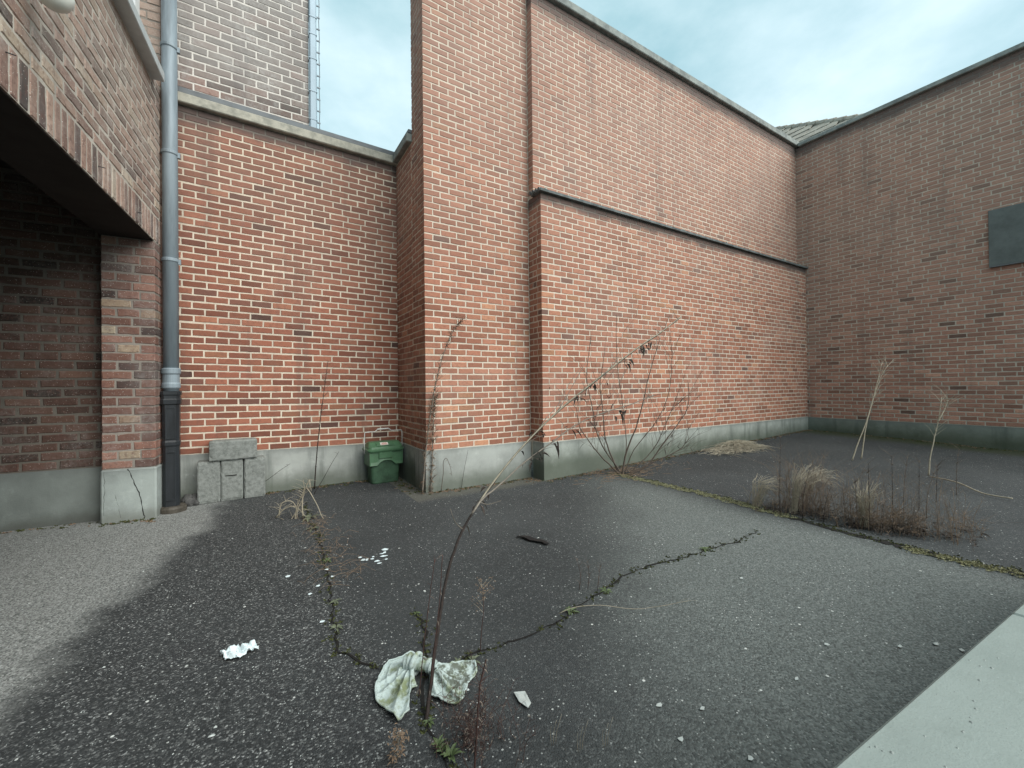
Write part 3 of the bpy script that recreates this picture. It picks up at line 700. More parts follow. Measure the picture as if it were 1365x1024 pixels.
for r in range(13):
    d = 0.12 + r * 0.27
    yh = Y0 + (d * sl.x) * (RG.y - Y0) / (RG.x - XE)
    k = 0
    y = yh + 0.14 + (0.12 if r % 2 else 0)
    while y < 7.6:
        o = bpy.data.objects.new('roof_tile', tile_me)
        COL.objects.link(o); o.parent = rf
        o.matrix_local = Matrix.Translation(EV + sl * d + Vector((0, y - Y0, 0)) - base) @ Matrix.Rotation(R(-45), 4, 'Y') @ Matrix.Rotation(R(90), 4, 'Z') @ Matrix.Rotation(R(3.5) , 4, 'X') @ Matrix.Translation((0, 0, RND.uniform(0, 0.006)))
        y += 0.235
hd = (RG - EV)
mb = MB().tube([(0, 0, -0.14), (0, 0, 0.15), (0, 0, 0.17)], [0.055, 0.075, 0.065], 8)
hip_me = bpy.data.meshes.new('hip_tile'); hip_me.from_pydata(mb.v, [], mb.f); hip_me.materials.append(M_TILE)
n = 22
for k in range(n):
    o = bpy.data.objects.new('hip_tile', hip_me)
    COL.objects.link(o); o.parent = rf
    o.matrix_local = Matrix.Translation(EV + hd * ((k + 0.5) / n) - base + Vector((0, 0, 0.0))) @ hd.to_track_quat('-Z', 'Y').to_matrix().to_4x4()

# ---- garage building on the left ---------------------------------------------
TH = R(5.3)
AV, BV = Vector((math.sin(TH), math.cos(TH), 0)), Vector((math.cos(TH), -math.sin(TH), 0))
G0 = Vector((-0.668, 4.507, 0))
GM = Matrix.Translation(G0) @ Matrix.Rotation(-TH, 4, 'Z')      # local x = b (towards the yard), y = a (away from the camera)
def gp(b, a, z=0): return GM @ Vector((b, a, z))
gb = empty('garage_building', G0, 'dark plum brick garage with an open bay under a soldier course', 'building')
W = Wall(gb, M_GAR, SHAPESW, 70)
thF, thS = -TH, R(90) - TH          # faces looking towards the camera / towards the yard
PT = 2.29
o = gp(-0.336, 0); W.face((o.x, o.y), thF, 0.336, 0.418, PT, course=0.071, module=0.205, joint=0.012, par=0, right_end=True)
o = gp(0, 0); W.face((o.x, o.y), thS, 0.44, 0.418, PT, course=0.071, module=0.205, joint=0.012, par=1, left_end=True)
W.finish()
W = Wall(gb, M_FASCIA, SHAPESW, 140)
# soldier course over the bay
o = gp(0, -3.9)
u = 0.0
while u < 4.32:
    wd = 0.0585 + RND.uniform(-0.003, 0.003)
    W.put((o.x, o.y, PT), thS, u, 0.0045, wd, 0.2065, turn=R(90))
    u += wd + 0.012
o = gp(0, -3.9); W.face((o.x, o.y), thS, 4.34, PT + 0.219, 3.66, course=0.0705, module=0.213, joint=0.012, par=0)
o = gp(0, 0.20); W.face((o.x, o.y), thS, 0.24, 3.70, 5.6, course=0.0705, module=0.213, joint=0.012, par=0, left_end=True)
o = gp(-0.16, 0.20); W.face((o.x, o.y), thF, 0.16, 3.70, 5.6, course=0.0705, module=0.213, joint=0.012, par=1, right_end=True)
W.finish()
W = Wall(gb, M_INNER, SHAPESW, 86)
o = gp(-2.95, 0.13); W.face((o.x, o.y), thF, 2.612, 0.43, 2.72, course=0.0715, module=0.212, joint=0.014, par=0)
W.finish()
def gbox(name, mat, b0, b1, a0, a1, z0, z1, bev=0.0, par=None):
    return MB().box(b0, b1, a0, a1, z0, z1, M=GM, bev=bev).build(name, mat, par or gb)
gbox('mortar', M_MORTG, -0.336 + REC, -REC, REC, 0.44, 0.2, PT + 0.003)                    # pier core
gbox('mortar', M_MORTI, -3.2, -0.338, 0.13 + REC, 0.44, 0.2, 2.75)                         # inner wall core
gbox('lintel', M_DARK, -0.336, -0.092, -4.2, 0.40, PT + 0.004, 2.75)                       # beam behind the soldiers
gbox('mortar', M_MORTF, -0.0915, -REC, -4.2, 0.4405, PT + 0.0035, 3.665)                    # core of the face
gbox('mortar', M_MORTG, -0.16 + REC, -REC, 0.20 + REC, 0.441, 3.67, 5.6)                   # jamb core
gbox('plinth', M_PLG, -0.345, 0.006, -0.012, 0.43, -0.25, 0.418, 0.012)
gbox('plinth', M_PLI, -3.2, -0.347, 0.118, 0.42, -0.25, 0.428)
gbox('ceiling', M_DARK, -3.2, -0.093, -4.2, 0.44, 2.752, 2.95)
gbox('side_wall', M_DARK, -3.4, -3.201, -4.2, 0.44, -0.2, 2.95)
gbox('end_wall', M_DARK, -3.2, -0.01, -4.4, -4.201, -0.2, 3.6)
gbox('roof_slab', M_LEAD, -3.4, 0.0, -4.2, 0.44, 5.61, 5.7)
gbox('soffit_shade_sheet', M_DARK, -0.338, -0.010, -4.2, -0.002, PT - 0.004, PT + 0.0005)  # added sheet, coloured dark to give the lintel underside its shade
ws = gbox('window_sill', M_SILLP, -0.20, 0.085, -3.9, -0.055, 3.595, 3.675, 0.006)
fr = gbox('window_frame', M_WHITE, -0.20, -0.14, 0.09, 0.199, 3.68, 5.5)
gbox('window_pane', M_GLASS, -0.19, -0.17, -3.9, 0.088, 3.68, 5.6)
gbox('window_frame', M_WHITE, -0.20, -0.15, -3.9, 0.088, 3.676, 3.74)
# the crack and the rust lines in the pier plinth
mb = MB()
for pts, wd in (([(-0.175, 0.416), (-0.16, 0.38), (-0.135, 0.30), (-0.105, 0.22), (-0.085, 0.12), (-0.072, 0.03), (-0.07, 0.0)], 0.0035),
                ([(-0.318, 0.41), (-0.316, 0.30), (-0.319, 0.18), (-0.322, 0.02)], 0.0015), ([(-0.25, 0.22), (-0.232, 0.12), (-0.216, 0.0)], 0.0014)):
    q = []
    for (b0, z0), (b1, z1) in zip(pts, pts[1:]):
        for t in range(4):
            f = t / 4
            q.append((b0 + (b1 - b0) * f + RND.uniform(-0.004, 0.004), z0 + (z1 - z0) * f))
    mb.tube([gp(b_, -0.0115, z_) for b_, z_ in q], [wd * RND.uniform(0.4, 1.2) for _ in q], 5)
mb.build('plinth_crack', M_CRACK, gb)
# globe lamp on the garage face
lp = empty('wall_lamp', gp(0, -1.864, 2.83), 'pale globe lamp fixed on the brick face above the garage bay', 'lamp')
c = gp(0.11, -1.864, 2.815)
mb = MB()
mb.lathe(c, [(0.001, -0.066), (0.030, -0.06), (0.051, -0.043), (0.063, -0.016), (0.065, 0.008), (0.057, 0.035), (0.04, 0.055)], 24)
mb.build('globe', M_LAMP, lp, smooth=True)
MB().lathe(c + Vector((0, 0, 0.0535)), [(0.045, 0), (0.045, 0.03), (0.026, 0.04)], 16).build('cap', M_ZINC, lp, smooth=True)
MB().tube([c + Vector((0, 0, 0.085)), c + BV * -0.05 + Vector((0, 0, 0.12)), gp(-0.001, -1.864, 2.925)], 0.011, 8).build('arm', M_ZINC, lp, smooth=True)
# small nails left in the soldier course
for a_, z_ in ((-1.96, 2.45), (-1.07, 2.40), (-0.42, 2.37)):
    MB().tube([gp(-0.01, a_, z_), gp(0.03, a_ + 0.004, z_ - 0.004)], 0.0025, 5).build('nail', M_IRON, gb)

# ---- downpipe in the corner -----------------------------------------------------
PC = Vector((-0.585, 4.665, 0))
dp = empty('downpipe', PC, 'zinc rainwater downpipe with a black cast iron foot beside the garage pier', 'downpipe')
MB().lathe(PC, [(0.056, 1.02), (0.056, 5.6)], 26).build('pipe', M_ZINC, dp, smooth=True)
for z in (4.04, 3.11, 2.175):
    b_ = MB().lathe(PC + Vector((0, 0, z)), [(0.060, -0.014), (0.0635, -0.008), (0.0635, 0.012), (0.0575, 0.018)], 26)
    bo = b_.build('collar', M_ZINC, dp)
    cl = MB().box(-0.012, 0.008, -0.012, 0.012, -0.03, 0.014, M=Matrix.Translation(PC + Vector((0.066, -0.012, z))))
    cl.build('clamp', M_ZINC, bo)
MB().lathe(PC + Vector((0, 0, 1.08)), [(0.058, -0.02), (0.066, -0.01), (0.066, 0.02), (0.060, 0.035), (0.060, 0.10), (0.068, 0.115), (0.068, 0.15), (0.058, 0.16)], 26).build('socket', M_ZINC, dp, smooth=False)
def octa(hx, hy, ch): return [(-hx + ch, -hy), (hx - ch, -hy), (hx, -hy + ch), (hx, hy - ch), (hx - ch, hy), (-hx + ch, hy), (-hx, hy - ch), (-hx, -hy + ch)]
def prism(mbx, c, levels):
    vs, n = [], 8
    for z, s, ch in levels:
        vs += [Vector((c.x + x, c.y + y, z)) for x, y in octa(s, s, ch)]
    m = len(levels)
    fs = [(i * n + k, i * n + (k + 1) % n, (i + 1) * n + (k + 1) % n, (i + 1) * n + k) for i in range(m - 1) for k in range(n)] + [tuple(range(n))[::-1], tuple((m - 1) * n + k for k in range(n))]
    return mbx.add(vs, fs)
iron = prism(MB(), PC, [(0.04, 0.056, 0.022), (0.56, 0.056, 0.022), (0.575, 0.062, 0.024), (0.60, 0.062, 0.024), (0.615, 0.057, 0.022), (0.92, 0.060, 0.022), (0.93, 0.069, 0.024), (0.965, 0.070, 0.024), (0.975, 0.064, 0.022), (1.0, 0.064, 0.022), (1.01, 0.070, 0.024), (1.035, 0.070, 0.024), (1.04, 0.06, 0.02)])
io = iron.build('iron_pipe', M_IRON, dp)
mb = MB()
for z0, z1, h in ((0.63, 0.90, 0.034), (0.10, 0.52, 0.033)):
    y = PC.y - 0.0585
    for (x0, x1, q0, q1) in ((-h, h, z1 - 0.008, z1), (-h, h, z0, z0 + 0.008), (-h, -h + 0.007, z0 + 0.008, z1 - 0.008), (h - 0.007, h, z0 + 0.008, z1 - 0.008)):
        mb.box(PC.x + x0, PC.x + x1, y - 0.006, y + 0.006, q0, q1)
mb.build('panel_rim', M_IRON, io)
MB().lathe(PC + Vector((0.005, -0.005, 0)), [(0.095, -0.08), (0.098, 0.0), (0.10, 0.03), (0.092, 0.048), (0.06, 0.05)], 22).build('drain_collar', M_CLAY, dp)

# pale zinc pipe and cable on the tower corner
tp = empty('downpipe', (0.60, YT - 0.03, 3.8), 'pale zinc strip pipe on the corner of the grey tower', 'downpipe')
MB().box(0.566, 0.640, YT - 0.045, YT + 0.03, 3.72, 5.6, bev=0.012).build('pipe', M_ZINCB, tp)
for z in (3.99, 4.30, 4.66, 4.93, 5.12):
    MB().box(0.563, 0.643, YT - 0.049, YT + 0.033, z, z + 0.014, bev=0.003).build('seam_band', M_ZINCB, tp)
cb = empty('lightning_cable', (0.665, YT - 0.02, 3.8), 'thin clipped cable beside the pale tower pipe against the sky', 'cable')
MB().tube([(0.668 + 0.003 * math.sin(k * 1.7), YT - 0.02, 3.72 + k * 0.1) for k in range(20)], 0.0045, 6).build('cable', M_ZINC, cb)
for k in range(14):
    z = 3.85 + k * 0.13
    MB().box(0.640, 0.676, YT - 0.026, YT - 0.014, z, z + 0.012).build('clip', M_ZINC, cb)

# ---- stone window sill under the camera, with the wall that carries it ---------------
def sp(b, a, z): return BV * b + AV * a + Vector((0, 0, z))
SM = Matrix.Rotation(-TH + R(1.9), 4, 'Z')
sw = empty('window_sill_wall', sp(0.6, 0.2, 0), 'low wall with a pale stone window sill at the near right edge', 'sill')
ZS = 0.55
for b0, b1 in ((-1.0, 0.35), (0.352, 1.376), (1.379, 2.4), (2.403, 3.4)):
    MB().box(b0, b1, -0.14, 0.287, ZS - 0.055, ZS, M=SM, bev=0.005).build('sill_stone', M_SILL, sw)
MB().box(-1.0, 3.4, -0.05, 0.246, -0.2, ZS - 0.057, M=SM).build('wall', M_GAR, sw)

sg = random.Random(12); mb = MB()
for k in range(170):
    b_, a_ = sg.uniform(0.3, 2.3), 0.28 - abs(sg.gauss(0, 0.10)); s_ = sg.uniform(0.0008, 0.0028)
    p = SM @ Vector((b_, a_, ZS))
    mb.add([p + Vector(q) * s_ for q in ((-1, -.7, 0), (1, -.8, 0), (.7, .9, 0), (-.8, .6, 0), (0, 0, .8))], [(0, 1, 4), (1, 2, 4), (2, 3, 4), (3, 0, 4)])
o = mb.build('grit', M_COPED, sw, fix=False); o['kind'] = 'stuff'

# ------------------------------------------------------------------ things in the yard
# concrete blocks: three upright, one lying on top
bm_ = MB().box(-0.089, 0.089, -0.07, 0.07, 0.0, 0.385, bev=0.006)
brng2 = random.Random(11)
def block(x, y, z, rz, label, lying=False):
    h = Vector((x, y, z))
    m = MB().box(-0.0885, 0.0885, -0.08, 0.08, 0.0, 0.385, bev=0.007) if not lying else MB().box(-0.19, 0.19, -0.085, 0.085, 0.0, 0.185, bev=0.007)
    # rough faces and chipped arrises
    hx, hy, hz = (0.0885, 0.08, 0.385) if not lying else (0.19, 0.085, 0.185)
    bm = bmesh.new(); bmesh.ops.create_cube(bm, size=1.0)
    bmesh.ops.subdivide_edges(bm, edges=bm.edges[:], cuts=13, use_grid_fill=True)
    sd0 = brng2.uniform(0, 50)
    m = MB()
    for v in bm.verts:
        p = Vector((v.co.x * 2 * hx, v.co.y * 2 * hy, (v.co.z + 0.5) * hz))
        e = sum(1 for q in v.co if abs(abs(q) - 0.5) < 1e-4)
        nn = noise.noise((p.x * 45 + sd0, p.y * 45, p.z * 45)); n3 = noise.noise((p.x * 14 + sd0, p.y * 14, p.z * 14))
        dirv = Vector([math.copysign(1, q) if abs(abs(q) - 0.5) < 1e-4 else 0 for q in v.co])
        inw = 0.0015 * nn + (0.004 + 0.006 * max(0, nn) + 0.008 * max(0, n3 - 0.15)) * (e > 1)
        p = p - dirv * inw
        v.co = p
    bm.verts.index_update()
    m.add([v.co.copy() for v in bm.verts], [tuple(q.index for q in f.verts) for f in bm.faces]); bm.free()
    Mx = Matrix.Translation(h) @ Matrix.Rotation(rz, 4, 'Z')
    m.v = [Mx @ v for v in m.v]
    o = m.build('concrete_block', M_BLOCK)
    return tag(o, label, 'block', 'concrete blocks stacked by the left wall')
zb = -0.004
block(-0.335, 4.862, zb, R(2), 'upright concrete block at the downpipe end of the stack')
b2 = block(-0.155, 4.866, zb, R(1.5), 'upright concrete block with a slot, middle of the bottom row')
block(0.028, 4.872, zb, R(3), 'upright concrete block at the bin end of the stack')
block(-0.142, 4.850, zb + 0.386, R(2.5), 'concrete block lying flat on top of the upright blocks', True)
MB().box(-0.205, -0.115, 4.782, 4.79, 0.232, 0.239).build('slot', M_CRACK, b2)
# rubble beside the pipe foot
rr_ = random.Random(2)
RL = ['largest dark broken stone touching the pipe foot', 'dark broken stone against the end of the blocks', 'dark broken stone tucked against the plinth', 'smallest dark stone in front of the rubble']
for k, (x, y, s) in enumerate(((-0.475, 4.80, 0.035), (-0.44, 4.86, 0.045), (-0.49, 4.88, 0.05), (-0.43, 4.79, 0.022))):
    bm = bmesh.new(); bmesh.ops.create_icosphere(bm, subdivisions=2, radius=s)
    m = MB()
    bm.verts.ensure_lookup_table()
    m.add([v.co * (1 + 0.35 * noise.noise(v.co * 30 + Vector((k, 0, 0)))) * Vector((1.2, 1, 0.8)).x + Vector((x, y, s * 0.7)) for v in bm.verts], [tuple(v.index for v in f.verts) for f in bm.faces])
    bm.free()
    tag(m.build('stone', M_RUBBLE), RL[k], 'stone', 'rubble by the pipe foot')

# green lidded bin with a wire handle
BC = Vector((1.262, 4.775, -0.003))
bn = empty('food_waste_bin', BC, 'green plastic lidded bin with wire handle in the wall corner', 'bin')
BMx = Matrix.Translation(BC) @ Matrix.Rotation(R(2.5), 4, 'Z') @ Matrix.Diagonal((1.13, 1, 1, 1))
def rrect(hx, hy, r, n=5):
    pts = []
    for cx, cy, a0 in ((hx - r, hy - r, 0), (-hx + r, hy - r, 90), (-hx + r, -hy + r, 180), (hx - r, -hy + r, 270)):
        for k in range(n):
            a = R(a0 + 90 * k / (n - 1)); pts.append((cx + r * math.cos(a), cy + r * math.sin(a)))
    return pts
def loft(levels, M=BMx, n=5):
    mb = MB(); vs = []
    for z, hx, hy, r in levels: vs += [M @ Vector((x, y, z)) for x, y in rrect(hx, hy, r, n)]
    k_ = 4 * n; m = len(levels)
    fs = [(i * k_ + k, i * k_ + (k + 1) % k_, (i + 1) * k_ + (k + 1) % k_, (i + 1) * k_ + k) for i in range(m - 1) for k in range(k_)]
    fs += [tuple(range(k_))[::-1], tuple((m - 1) * k_ + k for k in range(k_))]
    return mb.add(vs, fs)
body = loft([(0, 0.128, 0.082, 0.035), (0.012, 0.134, 0.088, 0.035), (0.20, 0.142, 0.096, 0.035), (0.36, 0.150, 0.104, 0.035)]).build('body', M_GREEND, bn)
# skirt with an arched lower edge round the upper half of the body
mb = MB(); vs = []; N = 24
def arch(t):   # t -1..1 across the front
    return 0.205 + 0.052 * max(0.0, 1 - (t / 0.52) ** 2) ** 0.6
for k in range(N + 1):
    t = -1 + 2 * k / N
    x = 0.158 * t
    zf = arch(t)
    vs += [BMx @ Vector((x, -0.118, zf)), BMx @ Vector((x, -0.112, zf + 0.035)), BMx @ Vector((x, -0.109, 0.345)), BMx @ Vector((x, -0.096, zf + 0.004))]
fs = []
for k in range(N):
    for q in ((0, 1), (1, 2), (3, 0)):
        fs.append((k * 4 + q[0], (k + 1) * 4 + q[0], (k + 1) * 4 + q[1], k * 4 + q[1]))
mb.add(vs, fs)
mb.box(-0.162, -0.152, -0.118, 0.095, 0.205, 0.345, M=BMx).box(0.152, 0.162, -0.118, 0.095, 0.205, 0.345, M=BMx)
mb.build('skirt', M_GREEN, bn, fix=False)
MB().box(-0.075, 0.055, -0.124, -0.108, 0.275, 0.35, M=BMx, bev=0.006).build('front_catch', M_GREEN, bn)
lid = loft([(0.350, 0.172, 0.126, 0.035), (0.366, 0.180, 0.134, 0.04), (0.380, 0.180, 0.134, 0.04), (0.386, 0.170, 0.124, 0.04), (0.404, 0.167, 0.121, 0.04), (0.450, 0.150, 0.062, 0.035), (0.455, 0.140, 0.052, 0.03)]).build('lid', M_GREEN, bn)
MT = BMx @ Matrix.Translation((-0.01, -0.0905, 0.429)) @ Matrix.Rotation(R(38), 4, 'X')
MB().box(-0.085, 0.095, -0.026, 0.026, 0.000, 0.010, M=MT, bev=0.005).build('lid_grip', M_GREEN, lid)
MB().box(-0.045, 0.03, -0.020, 0.020, 0.0102, 0.0112, M=MT).build('sticker', M_STICKW, lid)
mb = MB()
for k in range(3): mb.box(-0.036 + k * 0.003, 0.022 - k * 0.004, -0.014 + k * 0.011, -0.009 + k * 0.011, 0.0113, 0.0117, M=MT)
mb.build('sticker_print', M_STICKR, lid)
hp = [(-0.186, -0.02, 0.33), (-0.187, -0.02, 0.45), (-0.184, -0.02, 0.556), (-0.18, -0.02, 0.565), (-0.085, -0.02, 0.567), (-0.065, -0.02, 0.585), (-0.055, -0.02, 0.592), (0.045, -0.02, 0.594), (0.058, -0.02, 0.586), (0.075, -0.02, 0.570), (0.18, -0.02, 0.567), (0.186, -0.02, 0.556), (0.187, -0.02, 0.45), (0.186, -0.02, 0.33)]
hd_ = MB().tube([BMx @ Vector(q) for q in hp], 0.005, 8).build('handle', M_WIRE, bn, smooth=True)
MB().tube([BMx @ Vector(q) for q in hp[5:9]], 0.0085, 8).build('grip', M_WIRE, hd_, smooth=True)

# ------------------------------------------------------------------ moss joint, cracks, silt
def noisy_path(pts, step=0.04, amp=0.012, rng=RND):
    out = []
    for (x0, y0), (x1, y1) in zip(pts, pts[1:]):
        L = math.hypot(x1 - x0, y1 - y0); n = max(1, int(L / step))
        for k in range(n):
            f = k / n
            out.append((x0 + (x1 - x0) * f + rng.uniform(-amp, amp), y0 + (y1 - y0) * f + rng.uniform(-amp, amp)))
    out.append(pts[-1])
    return out
def ribbon(path, width, rng, lift=0.0035):
    mb = MB(); vs = []
    for i, (x, y) in enumerate(path):
        x2, y2 = path[min(i + 1, len(path) - 1)]; x1, y1 = path[max(i - 1, 0)]
        d = Vector((x2 - x1, y2 - y1, 0)); d = d.normalized() if d.length else Vector((1, 0, 0))
        q = Vector((-d.y, d.x, 0)) * width * rng.uniform(0.3, 1.5) * (0.4 if i in (0, len(path) - 1) else 1)
        z = gzn(x, y) + lift
        vs += [Vector((x, y, z)) + q, Vector((x, y, z)) - q]
    mb.add(vs, [(2 * i, 2 * i + 1, 2 * i + 3, 2 * i + 2) for i in range(len(path) - 1)])
    return mb
crk = random.Random(21)
for nm, pts, wd, lab in (('A', CRACK_A, 0.0045, 'long mossy crack running from the left wall to the cloth'), ('B', CRACK_B, 0.0045, 'crack running from the cloth towards the far moss strip'), ('C', CRACK_C, 0.0045, 'weedy crack under the dirty cloth')):
    path = noisy_path(pts, rng=crk)
    o = ribbon(path, wd, crk).build('ground_crack', M_CRACK, fix=False)
    tag(o, lab, kind='structure')
    mb = MB()
    pp = []
    for x, y in path:
        if crk.random() < 0.75:
            for _ in range(3):
                pp.append((x + crk.gauss(0, 0.016), y + crk.gauss(0, 0.016), gzn(x, y)))
    clumps(mb, pp, 0.013, 0.012, crk)
    o = mb.build('moss', M_MOSS, fix=False); tag(o, 'moss and dirt along the ' + lab, kind='stuff')
mb = MB(); mp_ = MB(); pth = noisy_path([(3.60, 3.50), (3.60, 3.0), (3.62, 2.4), (3.57, 1.8), (3.50, 1.25), (3.50, 0.8), (3.58, 0.2), (3.6, -0.6)], 0.03, 0.02, crk)
o = ribbon(pth, 0.028, crk, 0.003).build('soil_strip', M_CRACK, fix=False); tag(o, 'soil in the joint between the two asphalt areas', kind='structure')
pts_a, pts_b = [], []
for x, y in pth:
    for k in range(4): pts_a.append((x + crk.gauss(0.02, 0.03), y + crk.gauss(0, 0.03), gzn(x, y)))
    if y > 1.65 or y < 0.95:
        for k in range(16): pts_b.append((x + crk.gauss(-0.015, 0.03), y + crk.gauss(0, 0.03), gzn(x, y) + 0.003))
clumps(mb, pts_a, 0.016, 0.012, crk); clumps(mp_, pts_b, 0.015, 0.010, crk)
tag(mb.build('moss', M_MOSS, fix=False), 'dark moss in the joint between the two asphalt areas', kind='stuff')
tag(mp_.build('moss', M_MOSSP, fix=False), 'pale green moss along the joint between the two asphalt areas', kind='stuff')
# silt, moss and crumbs along the foot of the walls
mb, mc = MB(), MB()
for (x0, y0, x1, y1, n, pale) in ((-0.4, 4.93, 1.45, 4.93, 160, 0.3), (1.46, 4.9, 1.46, 4.05, 60, 0.2), (1.49, 3.99, 2.75, 3.99, 130, 0.6), (2.74, 3.98, 2.74, 3.75, 20, 0.6), (2.76, 3.75, 8.9, 3.75, 520, 0.6), (8.92, 3.7, 8.92, -0.5, 420, 0.4), (-1.0, 4.57, -0.66, 4.47, 40, 0.3), (-3.0, 4.9, -1.0, 4.62, 60, 0.2)):
    for k in range(n):
        f = crk.random()
        x, y = x0 + (x1 - x0) * f, y0 + (y1 - y0) * f
        dx, dy = (0, -abs(crk.gauss(0, 0.05))) if abs(x1 - x0) > abs(y1 - y0) else (-abs(crk.gauss(0, 0.07)), 0)
        p = (x + dx, y + dy, gzn(x + dx, y + dy))
        clumps(mc if crk.random() < pale else mb, [p], crk.uniform(0.012, 0.03), 0.014, crk)
tag(mb.build('moss', M_MOSS, fix=False), 'dark moss and silt along the foot of the walls', kind='stuff')
tag(mc.build('dry_litter', M_SEED, fix=False), 'dry leaf crumbs along the foot of the walls', kind='stuff')
# loose grit and pale chips strewn over the asphalt
mb, mc = MB(), MB()
for k in range(2600):
    d = crk.uniform(0.6, 1.0) ** 1.0
    x = crk.uniform(-1.2, 3.4); y = crk.uniform(0.35, 4.4)
    s = crk.uniform(0.0010, 0.0028)
    if crk.random() < 0.03: s *= 2.2
    z = gzn(x, y)
    a = crk.uniform(0, 6.28)
    M_ = Matrix.Translation((x, y, z)) @ Matrix.Rotation(a, 4, 'Z')
    vs = [M_ @ Vector(q) for q in ((-s, -s * .6, 0), (s, -s * .8, 0), (s * .7, s * .7, 0), (-s * .8, s * .5, 0), (crk.uniform(-.4, .4) * s, 0, s * 0.9))]
    (mb if crk.random() < 0.55 else mc).add(vs, [(0, 1, 4), (1, 2, 4), (2, 3, 4), (3, 0, 4)])
for k in range(9000):   # worn-out stones standing proud of the coarse old surface
    x = crk.uniform(-0.9, 0.55); y = crk.uniform(0.75, 2.9)
    s = crk.uniform(0.0014, 0.0036); z = gzn(x, y) - 0.0005
    a = crk.uniform(0, 6.28); ca, sa = math.cos(a) * s, math.sin(a) * s
    vs = [Vector((x - ca, y - sa, z)), Vector((x + sa * .8, y - ca * .8, z)), Vector((x + ca, y + sa, z)), Vector((x - sa * .7, y + ca * .7, z)), Vector((x + crk.uniform(-.3, .3) * s, y, z + s * 0.55))]
    (mb if crk.random() < 0.16 else mc).add(vs, [(0, 1, 4), (1, 2, 4), (2, 3, 4), (3, 0, 4)])
tag(mb.build('grit', M_SHARD, fix=False), 'pale stone chips strewn over the asphalt', kind='stuff')
tag(mc.build('grit', M_GRIT, fix=False), 'grey grit strewn over the asphalt', kind='stuff')

# ------------------------------------------------------------------ plants
def smooth(pts, sub=4):
    pts = [Vector(p) for p in pts]; out = []
    for i in range(len(pts) - 1):
        p0, p1, p2, p3 = pts[max(i - 1, 0)], pts[i], pts[i + 1], pts[min(i + 2, len(pts) - 1)]
        for k in range(sub):
            t = k / sub
            out.append(0.5 * ((2 * p1) + (p2 - p0) * t + (2 * p0 - 5 * p1 + 4 * p2 - p3) * t * t + (3 * p1 - p0 - 3 * p2 + p3) * t ** 3))
    out.append(pts[-1])
    return out
def stem(mb, pts, r0, r1, sub=4, n=6, wob=0.0, rng=RND):
    q = smooth(pts, sub)
    if wob: q = [q[0]] + [p + Vector((rng.uniform(-wob, wob), rng.uniform(-wob, wob), rng.uniform(-wob, wob))) for p in q[1:]]
    m = len(q)
    mb.tube(q, [r0 + (r1 - r0) * (i / (m - 1)) ** 0.8 for i in range(m)], n)
    return q
def leaf(mb, p, d, L, wd, droop=0.3, curl=0.2):
    """a bent, pointed blade from p along d"""
    d = Vector(d).normalized()
    q = d.cross(Vector((0, 0, 1)))
    q = q.normalized() if q.length > 1e-3 else Vector((1, 0, 0))
    up_ = q.cross(d)
    vs, k = [], [(0, 0.12), (0.3, 0.9), (0.6, 0.8), (1, 0.04)]
    for t, w_ in k:
        c = Vector(p) + d * L * t - Vector((0, 0, 1)) * droop * L * t * t
        vs += [c + q * wd * w_ * 0.5 + up_ * curl * wd * w_, c, c - q * wd * w_ * 0.5 + up_ * curl * wd * w_]
    fs = []
    for i in range(3):
        fs += [(3 * i, 3 * i + 1, 3 * i + 4, 3 * i + 3), (3 * i + 1, 3 * i + 2, 3 * i + 5, 3 * i + 4)]
    mb.add(vs, fs)
def rdir(rng, up_=0.3, spread=1.0):
    a = rng.uniform(0, 6.28)
    return Vector((math.cos(a) * spread, math.sin(a) * spread, up_)).normalized()
def twigs(mb, path, n, L, r, rng, t0=0.3, up_=0.5, droop=0.0):
    tips = []
    for k in range(n):
        i = int(len(path) * rng.uniform(t0, 0.99)); p = path[min(i, len(path) - 1)]
        d = (path[min(i + 1, len(path) - 1)] - path[max(i - 1, 0)])
        d = d.normalized() if d.length else Vector((0, 0, 1))
        e = (d * up_ + rdir(rng, 0.0) * 0.8).normalized(); l = L * rng.uniform(0.4, 1.2)
        m1 = p + e * l * 0.5 + Vector((0, 0, l * 0.06)); m2 = p + e * l + Vector((rng.uniform(-.1, .1) * l, rng.uniform(-.1, .1) * l, -droop * l))
        mb.tube([p, m1, m2], [r, r * 0.7, r * 0.3], 4)
        tips.append((m2, e)); tips.append((m1, e))
    return tips
pr = random.Random(31)
# the long leaning stem in front
ls = empty('dead_sapling', (0.464, 1.277, 0), 'tall dead stem leaning far to the right, rooted beside the dirty cloth', 'dead plant')
mb = MB(); P0 = stem(mb, LEAN_STEM, 0.0068, 0.0022, 5, 8, 0.0012, pr)
st_ = mb.build('stem', M_STEM, ls, smooth=True)
mb = MB(); P1 = stem(mb, [LEAN_STEM[6]] + LEAN_BRANCH, 0.0036, 0.0013, 4, 6, 0.001, pr)
br = mb.build('branch', M_STEMP, ls, smooth=True)
mb = MB(); P0u = smooth(LEAN_STEM[6:], 5)
mb.tube([p + Vector((-0.0015, -0.0035, 0.0025)) for p in P0u], [0.0036 - 0.0018 * i / len(P0u) for i in range(len(P0u))], 6)
mb.build('bleached_bark', M_STRAW, st_, smooth=True)
def off(base, poly):    # side twigs start on the nearest point of their stem
    a = min(base, key=lambda p: (p - Vector(poly[0])).length); d = a - Vector(poly[0])
    return [Vector(p) + d * (1 - i / (len(poly) - 1) * 0.35) for i, p in enumerate(poly)]
for poly in (LEAN_T1, LEAN_T2, LEAN_T3, LEAN_T4, LEAN_T5):
    mb = MB(); stem(mb, off(P0 if poly is not LEAN_T4 else P1, poly), 0.0020, 0.0008, 3, 5)
    mb.build('twig', M_STEMP, ls, smooth=True)
